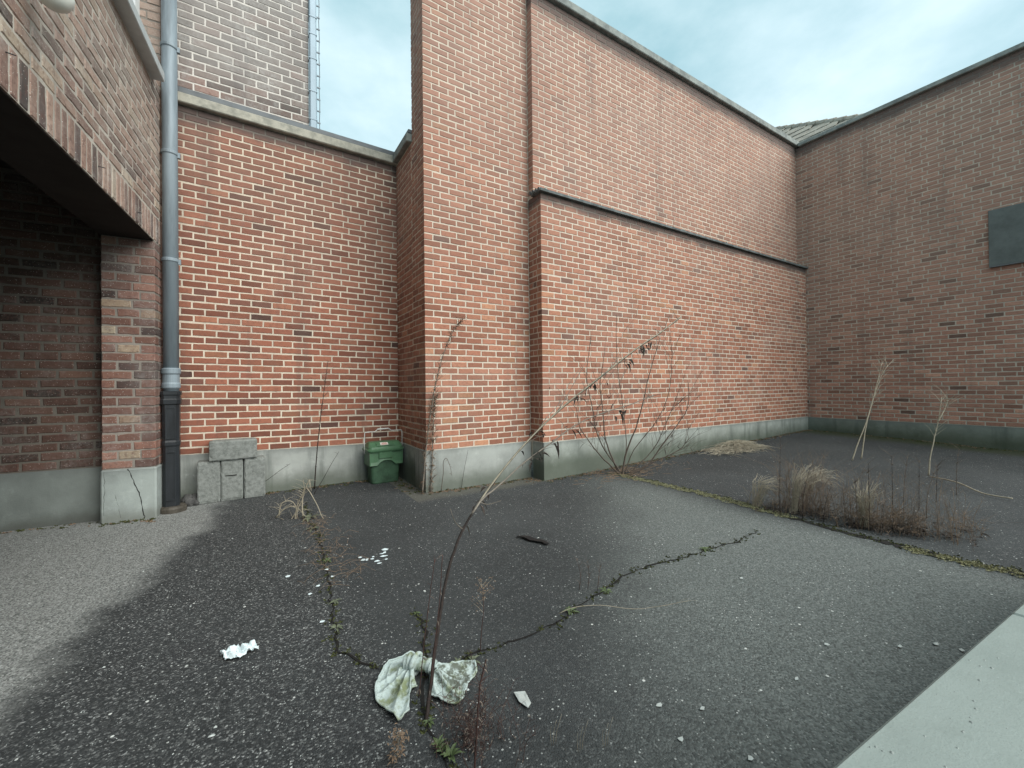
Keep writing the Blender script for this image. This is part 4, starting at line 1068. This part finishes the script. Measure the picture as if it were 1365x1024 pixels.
mb = MB(); tw = twigs(mb, P0, 16, 0.10, 0.0012, pr, 0.55, 0.6) + twigs(mb, P1, 14, 0.09, 0.0011, pr, 0.4, 0.6)
o = mb.build('fine_twigs', M_STEMP, ls); o['kind'] = 'stuff'
hot = [(P1, 0.50), (P1, 0.56), (P1, 0.62), (P0, 0.80), (P0, 0.84), (P0, 0.74), (P0, 0.88), (P1, 0.86), (P0, 0.47)]
for k in range(40):
    if k < 26:
        pa, f = hot[k % len(hot)]; src = pa[int(len(pa) * min(f + pr.gauss(0, .02), .98))]
    else:
        pa = P0 if pr.random() < 0.6 else P1; src = pa[int(len(pa) * pr.uniform(0.40, 0.97))]
    mb = MB()
    for q in range(pr.choice((1, 1, 2, 3))):
        dv = Vector((pr.gauss(0.1, .5), pr.gauss(0, .4), pr.gauss(-.5, .4)))
        st0 = src + Vector((pr.uniform(-.01, .01), pr.uniform(-.01, .01), pr.uniform(-.004, .004)))
        mid = st0 + dv.normalized() * pr.uniform(.004, .03)
        mb.tube([src, mid], [0.0006, 0.0004], 3)
        leaf(mb, mid, dv + rdir(pr, 0) * .6, pr.uniform(0.010, 0.032), pr.uniform(0.004, 0.013), pr.uniform(.1, 1.0), pr.uniform(.2, 1.0))
    mb.build('withered_leaf', M_DEADL if k % 3 else M_FLUFF, ls, fix=False)
# other stems round it
def weed(name, polys, label, cat='dead plant', group=None, mat=M_STEM, r=(0.003, 0.001), tw=None, seed=None, leaves=None, sub=4):
    p0 = Vector(polys[0][0])
    root = empty(name, (p0.x, p0.y, p0.z), label, cat, group)
    paths = []
    for q in polys:
        mb = MB(); paths.append(stem(mb, q, r[0], r[1], sub, 6, r[1] * 0.6, pr)); mb.build('stem', mat, root, smooth=True)
    if tw:
        mb = MB(); tips = []
        for q in paths: tips += twigs(mb, q, tw[0], tw[1], r[1] * 0.8, pr, tw[2], tw[3])
        o = mb.build('twigs', tw[4] if len(tw) > 4 else mat, root, fix=False); o['kind'] = 'stuff'
        if seed:
            mb = MB()
            for p, e in tips:
                for k in range(seed[0]):
                    leaf(mb, p + Vector((pr.uniform(-1, 1), pr.uniform(-1, 1), pr.uniform(-1, 1))) * seed[1] * 1.2, rdir(pr, pr.uniform(-.5, .5)), seed[1], seed[1] * 0.4, 0.3, 0.3)
            o = mb.build('seed_heads', seed[2], root, fix=False); o['kind'] = 'stuff'
    if leaves:
        n, L, wd, lm, t0 = leaves
        mb = MB()
        for q in paths:
            for k in range(n):
                leaf(mb, q[min(int(len(q) * pr.uniform(t0, 1)), len(q) - 1)], rdir(pr, pr.uniform(-.6, .4)), L * pr.uniform(.5, 1.2), wd, 0.4, 0.4)
        o = mb.build('leaves', lm, root, fix=False); o['kind'] = 'stuff'
    return root
weed('dead_stalk', [THIN_A, THIN_B], 'pair of thin reddish stalks just behind the leaning stem', mat=M_RED, r=(0.0022, 0.0011), tw=(6, 0.03, 0.2, 0.6), leaves=(10, 0.016, 0.004, M_FLUFF, 0.1))
weed('dead_stalk', [FG_STALK], 'dark red stalk with ragged top at the bottom edge right of the cloth', mat=M_RED, r=(0.0032, 0.0018), tw=(14, 0.035, 0.05, 0.5), leaves=(26, 0.014, 0.005, M_FLUFF, 0.2))
weed('dead_stalk', [FG_STALK2], 'slender stalk with straw coloured seed head behind the cloth corner', mat=M_RED, r=(0.0022, 0.001), tw=(12, 0.05, 0.5, 0.7, M_STRAW), seed=(3, 0.010, M_SEED))
# reddish undergrowth at the root of the leaning stem
mb = MB(); mf = MB()
for k in range(70):
    x, y = 0.555 + pr.gauss(0, 0.055), 1.14 + pr.gauss(0, 0.075)
    h = pr.uniform(0.03, 0.15); a = pr.uniform(0, 6.28)
    p = [Vector((x, y, 0)), Vector((x + pr.uniform(-.02, .02), y + pr.uniform(-.02, .02), h * .5)), Vector((x + math.cos(a) * h * .5, y + math.sin(a) * h * .4, h))]
    q = stem(mb, p, 0.0011, 0.0005, 3, 4)
    for k2 in range(5):
        leaf(mf, q[pr.randrange(len(q))], rdir(pr, pr.uniform(-.3, .5)), pr.uniform(.006, .014), .003, .3, .3)
    twigs(mb, q, 5, 0.035, 0.0006, pr, 0.1, 0.6)
tag(mb.build('dry_undergrowth', M_RED, fix=False), 'red brown dead undergrowth below the knotted cloth', kind='stuff')
tag(mf.build('dry_leaves', M_FLUFF, fix=False), 'tiny dead leaves in the undergrowth below the cloth', kind='stuff')
weed('dry_tuft', [[(0.348, 1.19, 0), (0.345, 1.187, 0.03), (0.35, 1.18, 0.065)]], 'small straw coloured tuft at the bottom edge left of the crack', mat=M_STRAW, r=(0.0014, 0.0006), tw=(16, 0.022, 0.2, 0.8), seed=(3, 0.012, M_SEED), sub=2)
for k, (x, y) in enumerate(((0.79, 0.93), (0.86, 0.90), (0.74, 0.99))):
    weed('dry_grass_tuft', [[(x + i * .008, y, 0), (x + i * .012, y + .004, .03), (x + i * .02, y, .055 + .01 * i)] for i in range(3)], ('middle sparse grass tuft near the bottom edge', 'rightmost sparse grass tuft near the bottom edge', 'sparse grass tuft nearest the red undergrowth')[k], group='sparse grass tufts near the bottom edge', cat='grass', mat=M_STRAW, r=(0.0008, 0.0004), sub=2)
# stalks by the walls
STALK1 = [tuple(CAM + (Vector(p) - CAM) * 0.955) for p in STALK1]
STALK1[0] = (STALK1[0][0], STALK1[0][1], 0.0)
weed('dead_stalk', [STALK1], 'single tall dark stalk standing before the left wall', mat=M_STEM, r=(0.007, 0.002), tw=(22, 0.10, 0.55, 0.8, M_TWIG), leaves=(36, 0.022, 0.006, M_DEADL, 0.05))
weed('bent_twig', [BENT1], 'bent dark twig in front of the concrete blocks', mat=M_STEM, r=(0.004, 0.0014), tw=(3, 0.08, 0.6, 0.4))
weed('bent_twig', [BENT2], 'straight slanting twig right of the tall dark stalk', mat=M_STEM, r=(0.0036, 0.0012), tw=(2, 0.05, 0.6, 0.4))
weed('dead_stalk', [CORNER, CORNER2], 'tall withered stalks growing at the foot of the pier corner', mat=M_STEMP, r=(0.0085, 0.0022), tw=(110, 0.085, 0.0, 0.9, M_TWIG), seed=(2, 0.016, M_SEED), leaves=(170, 0.034, 0.009, M_SEED, 0.0))
weed('bent_twig', [CORNER3], 'hooked dry stem against the pier plinth', mat=M_TWIG, r=(0.0042, 0.0016), leaves=(5, 0.03, 0.006, M_SEED, 0.4))
weed('bent_twig', [CORNER4], 'short thin twig leaning on the pier plinth', mat=M_STEM, r=(0.003, 0.0012))
# bare bush by the long wall
sh = empty('bare_shrub', (3.62, 3.44, 0.03), 'leafless many stemmed shrub at the foot of the long wall', 'shrub')
tips = []
SHR = (SHRUB0, SHRUB1, SHRUB2, SHRUB3, SHRUB4, SHRUB5, SHRUB6, SHRUB7, SHRUB8)
for i, q in enumerate(SHR):
    q = [(x, y, z if j else gzn(x, y) - 0.01) for j, (x, y, z) in enumerate(q)]
    thick = (0.012, 0.011, 0.010, 0.012, 0.010, 0.008, 0.006, 0.006, 0.006)[i]
    mb = MB(); p = stem(mb, q, thick, 0.0028, 4, 6, 0.003, pr); o = mb.build('stem', M_TWIG, sh, smooth=True)
    mb = MB(); t1 = twigs(mb, p, 11, 0.42, 0.0021, pr, 0.3, 1.1)
    for tp_, e in t1:
        for k in range(2):
            d = (e + rdir(pr, 0.4) * 0.7).normalized(); l = pr.uniform(0.06, 0.2)
            mb.tube([tp_, tp_ + d * l * 0.5 + Vector((0, 0, 0.01)), tp_ + d * l], [0.0012, 0.0009, 0.0004], 4)
    o = mb.build('twigs', M_TWIG if i % 3 else M_STEMP, sh, fix=False); o['kind'] = 'stuff'
    tips += t1
mb = MB()
for p, e in pr.sample(tips, 34):
    if p.z < 1.1: leaf(mb, p, rdir(pr, -0.6), pr.uniform(0.03, 0.07), pr.uniform(0.008, 0.018), 0.5, 0.5)
o = mb.build('leaves', M_DEADL, sh, fix=False); o['kind'] = 'stuff'
mb = MB()
for k in range(260):   # litter of twigs on the ground under it
    x, y = pr.gauss(3.75, 0.35), min(pr.gauss(3.45, 0.14), 3.74)
    a = pr.uniform(0, 6.28); l = pr.uniform(0.03, 0.16); z = gzn(x, y) + pr.uniform(0.004, 0.03)
    mb.tube([(x, y, z), (x + math.cos(a) * l, y + math.sin(a) * l * 0.5, z + pr.uniform(-.004, .03))], 0.0016, 4)
tag(mb.build('twig_litter', M_SEED, fix=False), 'dry twigs lying under the leafless shrub', kind='stuff')
# straw heap near the far corner
hp_ = empty('straw_heap', (6.0, 3.43, 0.09), 'flattened heap of bleached straw at the foot of the long wall', 'straw')
mb = MB()
for k in range(900):
    u, v = pr.gauss(0, 0.27), pr.gauss(0, 0.10)
    u = max(-0.9, min(0.9, u)); h = 0.13 * math.exp(-(u / 0.36) ** 2 - (v / 0.14) ** 2) + 0.01
    x, y, z = 6.05 + u, min(3.48 + v, 3.74), gz(6, 3.4) + h * pr.uniform(0.3, 1.05)
    a = pr.gauss(0.25, 0.6) + (math.pi if pr.random() < .5 else 0); l = pr.uniform(0.08, 0.3)
    e = (x + math.cos(a) * l, min(y + math.sin(a) * l, 3.75), max(gz(6, 3.4) + 0.005, z - pr.uniform(0.0, 0.08)))
    mb.tube([(x, y, z), tuple((Vector((x, y, z)) + Vector(e)) / 2 + Vector((0, 0, 0.015))), e], [0.0025, 0.0022, 0.0012], 4)
o = mb.build('straw', M_STRAW, hp_, fix=False); o['kind'] = 'stuff'
# bleached arching branches before the left wall
weed('bleached_clump', [CLUMP0, CLUMP1, CLUMP2, CLUMP3, CLUMP4], 'clump of bleached arching stems on the crack before the left wall', mat=M_STRAW, r=(0.0058, 0.0022), tw=(16, 0.10, 0.1, 0.5, M_STRAW), sub=4)
# pale stalks on the far court
weed('pale_stalk', [PALE1, PALE1B], 'two crossing pale stalks leaning before the right wall', mat=M_STRAW, r=(0.0085, 0.0028), tw=(16, 0.22, 0.6, 1.1, M_STRAW))
weed('pale_stalk', [PALE2, PALE2B], 'single pale forked stalk right of the crossing pair', mat=M_STRAW, r=(0.008, 0.0028), tw=(14, 0.2, 0.45, 1.0, M_STRAW))
o = MB().tube(smooth([(x, y, gzn(x, y) + 0.012 + 0.03 * math.sin(i * 1.3) ** 2) for i, (x, y, z) in enumerate(PSTICK)]), 0.006, 6).build('fallen_stick', M_STRAW, smooth=True)
tag(o, 'long pale stick lying on the far asphalt by the dead weeds', 'stick')
weed('dry_grass_stalk', [[(x, y, max(z, 0.006)) for x, y, z in BLADE]], 'long dry grass blade arching low over the asphalt beside the crack', cat='grass', mat=M_STRAW, r=(0.0018, 0.0008), tw=(3, 0.08, 0.5, 1.2))
# row of dead weeds along the moss joint
ORD = ['leftmost', 'second', 'third', 'fourth', 'fifth', 'sixth', 'seventh', 'eighth', 'ninth', 'tenth', 'eleventh', 'twelfth', 'thirteenth', 'fourteenth', 'fifteenth', 'rightmost']
ROW.sort(key=lambda p: (Vector((p[0], p[1], 0)) - CAM).dot(RT) / (Vector((p[0], p[1], 0)) - CAM).dot(FW))
for i, (x, y) in enumerate(ROW):
    h = pr.uniform(0.22, 0.5) * (1.25 if i in (0, 2, 11) else 1)
    l = pr.gauss(0, 0.07)
    z = gzn(x, y)
    weed('dead_weed', [[(x, y, z), (x + l * .3, y, z + h * .5), (x + l, y + pr.uniform(-.03, .03), z + h)]], ('%s dead weed of the row along the moss joint' % ORD[i] if i in (0, 15) else '%s dead weed from the left in the row along the moss joint' % ORD[i]), group='dead weeds in a row along the moss joint', mat=M_TWIG if i % 2 else M_STEM, r=(0.0030, 0.0010), tw=(34, 0.10, 0.05, 0.7, M_FLUFF), leaves=(40, 0.016, 0.004, M_FLUFF, 0.0), sub=3)
mb = MB(); mf = MB(); ms = MB()
CL = []
for k in range(30):
    f = pr.random(); CL.append((3.58 + abs(pr.gauss(0.02, 0.13)) + f * 0.25, 1.80 - 1.05 * f, pr.uniform(0.06, 0.19) * (2.0 if f < 0.25 else 1.25 if f < .6 else 0.9), pr.gauss(0, 0.25), pr.gauss(0, .2)))
for k in range(620):
    cx, cy, ch_, lx, ly = CL[int(len(CL) * pr.random())]
    x = cx + pr.gauss(0, 0.055); y = cy + pr.gauss(0, 0.055)
    z = gzn(x, y); h = ch_ * pr.uniform(0.25, 1.6) + 0.02
    bx, by = (lx + pr.gauss(0, .45)) * h, (ly + pr.gauss(0, .45)) * h
    t = Vector((x + bx, y + by, z + h)); m_ = Vector((x + bx * .3, y + by * .3, z + h * .6))
    tgt = ms if pr.random() < 0.5 else mb
    tgt.tube([(x, y, z), m_, t], [0.0011, 0.0008, 0.0003], 4)
    for q in range(4):
        e = rdir(pr, 0.5) * pr.uniform(.02, .06); tgt.tube([m_, m_ + e], [0.0008, 0.0004], 3)
    if pr.random() < 0.55: leaf(mf, (x, y, z + pr.uniform(.005, .03)), rdir(pr, 0.2), pr.uniform(.03, .07), pr.uniform(.01, .02), .3, .4)
for k in range(150):   # taller wisps
    f = pr.random(); y = 1.80 - 1.05 * f; x = 3.60 + abs(pr.gauss(0, .16)) + f * .2; z = gzn(x, y); h = pr.uniform(.22, .46) * (1.15 if f < .3 else .9)
    bx, by = pr.gauss(0, .06), pr.gauss(0, .06)
    q = [Vector((x, y, z)), Vector((x + bx * .3, y + by * .3, z + h * .55)), Vector((x + bx, y + by, z + h))]
    tgt = ms if k % 2 else mb
    tgt.tube(q, [0.0010, 0.0008, 0.0004], 4)
    twigs(tgt, smooth(q, 5), 7, 0.07, 0.0005, pr, 0.4, 0.8)
tag(ms.build('dry_undergrowth', M_SEED, fix=False), 'pale dry stalks mixed in the row of dead weeds', kind='stuff')
tag(mb.build('dry_undergrowth', M_FLUFF, fix=False), 'fine dry brown undergrowth between the dead weeds', kind='stuff')
tag(mf.build('leaf_litter', M_DEADL, fix=False), 'dead leaves heaped along the foot of the weeds', kind='stuff')
def straw_head(x, y, z0, z1, label, lean=0.1):
    root = empty('straw_tuft', (x, y, z0), label, 'dry grass', 'bleached tufts among the dead weeds')
    mb = MB()
    for k in range(46):
        a = pr.uniform(0, 6.28); s = pr.uniform(.02, .12)
        t = Vector((x + lean * pr.uniform(.6, 1.3) + math.cos(a) * s, y + math.sin(a) * s - lean * .5, z1 + pr.uniform(-.08, .05)))
        b_ = Vector((x + pr.uniform(-.03, .03), y + pr.uniform(-.03, .03), z0))
        m_ = (b_ + t) / 2 + Vector((-lean * .25, 0, .09))
        mb.tube([b_, m_, t, t + Vector((lean * .5, -lean * .2, -0.05))], [0.0016, 0.0014, 0.0012, 0.0006], 4)
    o = mb.build('straw', M_STRAW, root, fix=False); o['kind'] = 'stuff'
straw_head(3.66, 1.66, 0.02, 0.36, 'bleached drooping tuft at the left end of the weed row', 0.12)
straw_head(3.72, 1.22, 0.02, 0.30, 'bleached upright tuft in the middle of the weed row', 0.03)
straw_head(4.35, 1.85, 0.03, 0.22, 'low bleached tuft on the asphalt behind the weed row', 0.15)
straw_head(3.62, 1.92, 0.02, 0.22, 'bleached tuft on the moss joint left of the weed row', 0.10)
weed('dead_weed', [[(3.60, 1.98, 0.02), (3.61, 1.96, .13), (3.66, 1.9, .25)], [(3.63, 1.93, 0.02), (3.66, 1.9, .12), (3.72, 1.84, .2)]], 'small pale weed on the moss joint beside the bleached tuft', mat=M_STRAW, r=(0.003, 0.001), tw=(12, 0.09, 0.3, 0.8, M_STRAW))
# little plants in the cracks
def rosette(x, y, s, n, label, mat=M_LEAF, group=None, upr=0.5):
    z = gzn(x, y)
    root = empty('green_weed', (x, y, z), label, 'weed', group)
    for k in range(n):
        mb = MB(); a = 6.28 * k / n + pr.uniform(-.3, .3)
        leaf(mb, (x + math.cos(a) * s * .08, y + math.sin(a) * s * .08, z + s * .1 * upr), Vector((math.cos(a), math.sin(a), upr * pr.uniform(.5, 1.4))), s * pr.uniform(.6, 1.1), s * pr.uniform(.2, .34), 0.45, 0.3)
        mb.build('leaf', mat, root, fix=False)
labs = ['green rosette under the bleached clump', 'grassy tuft in the crack near the paint flakes', 'pale rosette halfway down the left crack', 'spiky rosette low on the left crack', 'small weed at the tip of the crack above the cloth',
        'weed at the root of the leaning stem', 'broad leaved green weed at the bottom edge', 'lowest broad leaved weed in the crack', 'weed tucked under the right wing of the cloth', 'leafy weed behind the right wing of the cloth', 'yellowish weed in the crack right of the cloth', 'bright weed on the crack by the small brown plant', 'tiny weed far along the crack', 'weed on the crack above the grassy tuft']
for k, (x, y) in enumerate(ROSETTES):
    s = (0.10, 0.045, 0.04, 0.045, 0.03, 0.03, 0.042, 0.05, 0.045, 0.045, 0.05, 0.05, 0.05, 0.06)[k]
    rosette(x, y, s, 7 if k not in (6, 7) else 9, labs[k], M_LEAFG if k in (0, 2, 3, 8, 9, 13) else M_LEAF, None, 1.2 if k in (6, 7) else 0.6)
rosette(0.462, 1.14, 0.036, 6, 'upper whorl of the broad leaved weed under the stem', M_LEAF, None, 1.6)
for k, (x, y) in enumerate(((1.43, 1.66), (1.47, 1.64), (1.50, 1.60))):
    weed('dead_stalk', [[(x, y, 0), (x + .01, y, .07), (x + pr.uniform(-.03, .03), y, .16 - .02 * k)]], ('tallest fluffy brown plant on the right crack', 'middle fluffy brown plant on the right crack', 'shortest fluffy brown plant on the right crack')[k], group='small brown plants on the right crack', mat=M_RED, r=(0.0016, 0.0007), tw=(16, 0.045, 0.2, 0.8, M_FLUFF), leaves=(24, 0.009, 0.003, M_FLUFF, 0.2), sub=2)
mb = MB()
for k in range(120):   # dry grass wisps round the left crack
    x, y = pr.gauss(0.42, 0.07), pr.uniform(2.4, 3.8)
    a = pr.uniform(0, 6.28); l = pr.uniform(0.04, 0.16)
    mb.tube([(x, y, 0.002), (x + math.cos(a) * l * .5, y + math.sin(a) * l * .5, pr.uniform(.01, .04)), (x + math.cos(a) * l, y + math.sin(a) * l, .006)], [0.0011, 0.0009, 0.0005], 4)
tag(mb.build('dry_wisps', M_SEED, fix=False), 'dry grass wisps lying along the left crack', kind='stuff')

# ------------------------------------------------------------------ litter
# knotted dirty cloth
cl = empty('knotted_cloth', (0.53, 1.45, 0), 'pale dirty cloth tied in a knot and spread on the cracked asphalt', 'cloth')
def wing(outline, knot, folds, seed):
    rg = random.Random(seed)
    pts = [Vector((x, y, 0)) for x, y in outline]; K = Vector((knot[0], knot[1], 0))
    # resample the rim
    rim = []
    for p, q in zip(pts, pts[1:]):
        n = max(2, int((q - p).length / 0.004))
        for k in range(n): rim.append(p + (q - p) * k / n)
    rim.append(pts[-1])
    m, rows = len(rim), 34
    PL = [((k + 0.5 + rg.uniform(-.3, .3)) / folds, rg.uniform(0.010, 0.020), rg.uniform(0.018, 0.034), rg.uniform(-.06, .06)) for k in range(folds)]
    CRS = [(rg.uniform(.35, .85), rg.uniform(-.9, .9), rg.uniform(.003, .007)) for _ in range(2)]
    vs = []
    for j in range(rows + 1):
        t = j / rows
        for i, p in enumerate(rim):
            s = i / (m - 1)
            pos = K + (p - K) * (0.12 + 0.88 * t)
            wv = noise.noise((pos.x * 11, pos.y * 11, seed)) * 0.03
            h = 0.006 + 0.026 * (1 - t) ** 2 + 0.004 * noise.noise((pos.x * 12, pos.y * 12, seed))
            for s0, amp, wd_, dr in PL:
                d = (s + wv - s0 - dr * (1 - t)) * (0.35 + 0.65 * t)
                h += amp * math.exp(-abs(d / wd_) ** 1.3) * min(1, t * 5) * (1.2 - 0.6 * t)
            for t0, sl_, amp in CRS:
                d = t - t0 - sl_ * (s - 0.5) + wv
                h += amp * math.exp(-abs(d / 0.03) ** 1.3)
            h += 0.0012 * noise.noise((pos.x * 70, pos.y * 70, seed)) + 0.0007 * noise.noise((pos.x * 150, pos.y * 150, seed))
            if t > 0.93: h += 0.004           # thicker hem
            e = Vector((noise.noise((pos.x * 60, pos.y * 60, 9.0)), noise.noise((pos.x * 60, pos.y * 60, 19.0)), 0)) * 0.004 * t
            vs.append(pos + e + Vector((0, 0, max(h, 0.004))))
    mb = MB().add(vs, [(j * m + i, j * m + i + 1, (j + 1) * m + i + 1, (j + 1) * m + i) for j in range(rows) for i in range(m - 1)])
    o = mb.build('cloth_wing', M_CLOTH, cl, smooth=True, fix=False)
    so = o.modifiers.new('thick', 'SOLIDIFY'); so.thickness = 0.003; so.offset = 1
    hem = MB().tube([v + Vector((0, 0, 0.002)) for v in vs[rows * m::3]], 0.0032, 6).build('hem', M_CLOTH, o, smooth=True)
wing(CLOTH_L, (0.497, 1.512), 7, 4)
wing(CLOTH_R, (0.548, 1.452), 5, 8)
mb = MB()
kn = [Vector((x - 0.006, y + 0.004, 0.036)) for x, y in KNOT]
mb.tube(smooth(kn, 4), [0.023 + 0.010 * math.exp(-((i - 4) / 2.5) ** 2) + 0.003 * math.sin(i * 2.1) for i in range(17)], 12)
ko = mb.build('knot', M_CLOTH, cl, smooth=True)
mb = MB(); c = (kn[1] + kn[2]) / 2; ax = (kn[3] - kn[1]).normalized(); sd_ = ax.cross(Vector((0, 0, 1)))
mb.tube([c + (sd_ * math.cos(a) + Vector((0, 0, 1)) * math.sin(a)) * 0.033 + ax * 0.014 * math.sin(a * 0.5) for a in [k * 6.28 / 14 for k in range(15)]], [0.009 + 0.002 * math.sin(k) for k in range(15)], 8)
mb.build('wrap', M_CLOTH, ko, smooth=True)
def scrap(pts, label, mat, name='plastic_scrap', h=0.012, group=None, cat='litter', seed=1):
    rg = random.Random(seed)
    c = sum((Vector((x, y, 0)) for x, y in pts), Vector()) / len(pts)
    cz = gzn(c.x, c.y)
    ring = [Vector((x, y, cz + 0.004 + rg.uniform(0, h))) for x, y in pts]
    mid = [(p - c) * 0.5 + c + Vector((0, 0, rg.uniform(h * .2, h * .9))) for p in ring]
    for q in mid: q.z = max(q.z, cz + 0.004)
    n = len(ring)
    vs = ring + mid + [Vector((c.x, c.y, cz + 0.004 + rg.uniform(h * .2, h)))]
    fs = [(k, (k + 1) % n, n + (k + 1) % n, n + k) for k in range(n)] + [(n + k, n + (k + 1) % n, 2 * n) for k in range(n)]
    o = MB().add(vs, fs).build(name, mat, fix=True)
    so = o.modifiers.new('thick', 'SOLIDIFY'); so.thickness = 0.0015
    return tag(o, label, cat, group)
mb = MB(); vs = []; NU, NV = 34, 16
pc = [Vector((x, y, 0)) for x, y in PLASTIC]
for j in range(NV + 1):
    for i in range(NU + 1):
        u, v = i / NU, j / NV
        L_ = pc[0].lerp(pc[1], v); Rr = pc[5].lerp(pc[4], v); M0 = pc[6].lerp(pc[3], v); M1 = pc[7].lerp(pc[2], v)
        cs = [L_, M1, M0, Rr]; f = u * 3; q = min(int(f), 2); p = cs[q].lerp(cs[q + 1], f - q)
        n_ = noise.noise((u * 5, v * 3, 2.0)); n2 = noise.noise((u * 13, v * 8, 6.0))
        p = p + Vector((n2 * .008, n_ * .010, 0))
        p.z = 0.006 + 0.022 * abs(n_) * 1.6 + 0.010 * abs(n2)
        vs.append(p)
mb.add(vs, [(j * (NU + 1) + i, j * (NU + 1) + i + 1, (j + 1) * (NU + 1) + i + 1, (j + 1) * (NU + 1) + i) for j in range(NV) for i in range(NU)])
o = mb.build('plastic_scrap', M_PLAST, fix=False)
so = o.modifiers.new('thick', 'SOLIDIFY'); so.thickness = 0.001
tag(o, 'crumpled white plastic scrap on the dark asphalt at left', 'litter')
scrap(LITTER, 'grey translucent scrap right of the knotted cloth', M_SHARD, h=0.008, seed=5)
rk = random.Random(77)
def chip(x, y, s, label, mat, name, group, cat='litter'):
    n = 6; a0 = rk.uniform(0, 6.28)
    pts = [(x + math.cos(a0 + 6.28 * k / n) * s * rk.uniform(.5, 1.2), y + math.sin(a0 + 6.28 * k / n) * s * rk.uniform(.35, .9)) for k in range(n)]
    return scrap(pts, label, mat, name, s * 0.12, group, cat, rk.randrange(999))
for x, y in FLAKES:
    for k in range(2): chip(x + rk.gauss(0, .012), y + rk.gauss(0, .02), rk.uniform(.008, .022), 'white flake in the scatter right of the left crack', M_PLAST, 'white_flake', 'white flakes scattered right of the left crack', 'flake')
SLAB = ['white chip lying alone left of the long mossy crack', 'pale chip at the right corner of the knotted cloth', 'pale shard on the right asphalt nearest the sill', 'pale shard right of centre, farther from the sill', 'pale shard of the far pair by the sill edge', 'pale shard farthest right by the sill edge', 'pale shard left of the far pair by the sill', 'pale shard right of the grey scrap, the left one of two', 'pale shard right of the grey scrap, the right one of two', 'pale shard in front of the grey scrap near the bottom', 'pale shard nearest the bottom edge beside the sill', 'lone pale shard right of the dry grass blade', 'small pale shard at the bottom left of the coarse asphalt', 'topmost right white chip on the long mossy crack', 'topmost left white chip on the long mossy crack', 'white chip just left of the mossy crack', 'lower white chip left of the mossy crack', 'lowest white chip beside the mossy crack']
for k, (x, y) in enumerate(SMALL):
    far_ = 1 + 0.25 * Vector((x, y)).length
    chip(x, y, 0.0085 * far_ if k else 0.018, SLAB[k], M_PLAST if k in (0, 1, 13, 14, 15, 16, 17) else M_SHARD, 'pale_shard', 'white chips beside the left crack' if k in (0, 13, 14, 15, 16, 17) else 'pale shards on the asphalt', 'shard')
sx = [Vector((x, y, 0)) for x, y in STRIP]
c = sum(sx, Vector()) / len(sx)
MBs = MB(); path = [Vector((1.575, 2.475, .006)), Vector((1.61, 2.42, .010)), Vector((1.625, 2.36, .007)), Vector((1.66, 2.29, .008)), Vector((1.66, 2.24, .006))]
pp = smooth(path, 4); m = len(pp); vs = []
for i, p in enumerate(pp):
    d = (pp[min(i + 1, m - 1)] - pp[max(i - 1, 0)]).normalized(); q = Vector((-d.y, d.x, 0)) * (0.010 + 0.016 * math.sin(3.1 * i / m) + rk.uniform(-.005, .005))
    vs += [p + q, p - q + Vector((0, 0, .004))]
o = MB().add(vs, [(2 * i, 2 * i + 1, 2 * i + 3, 2 * i + 2) for i in range(m - 1)]).build('rubber_strip', M_RUBBER, fix=False)
so = o.modifiers.new('thick', 'SOLIDIFY'); so.thickness = 0.004
tag(o, 'torn black rubber strip lying on the asphalt before the pier', 'litter')
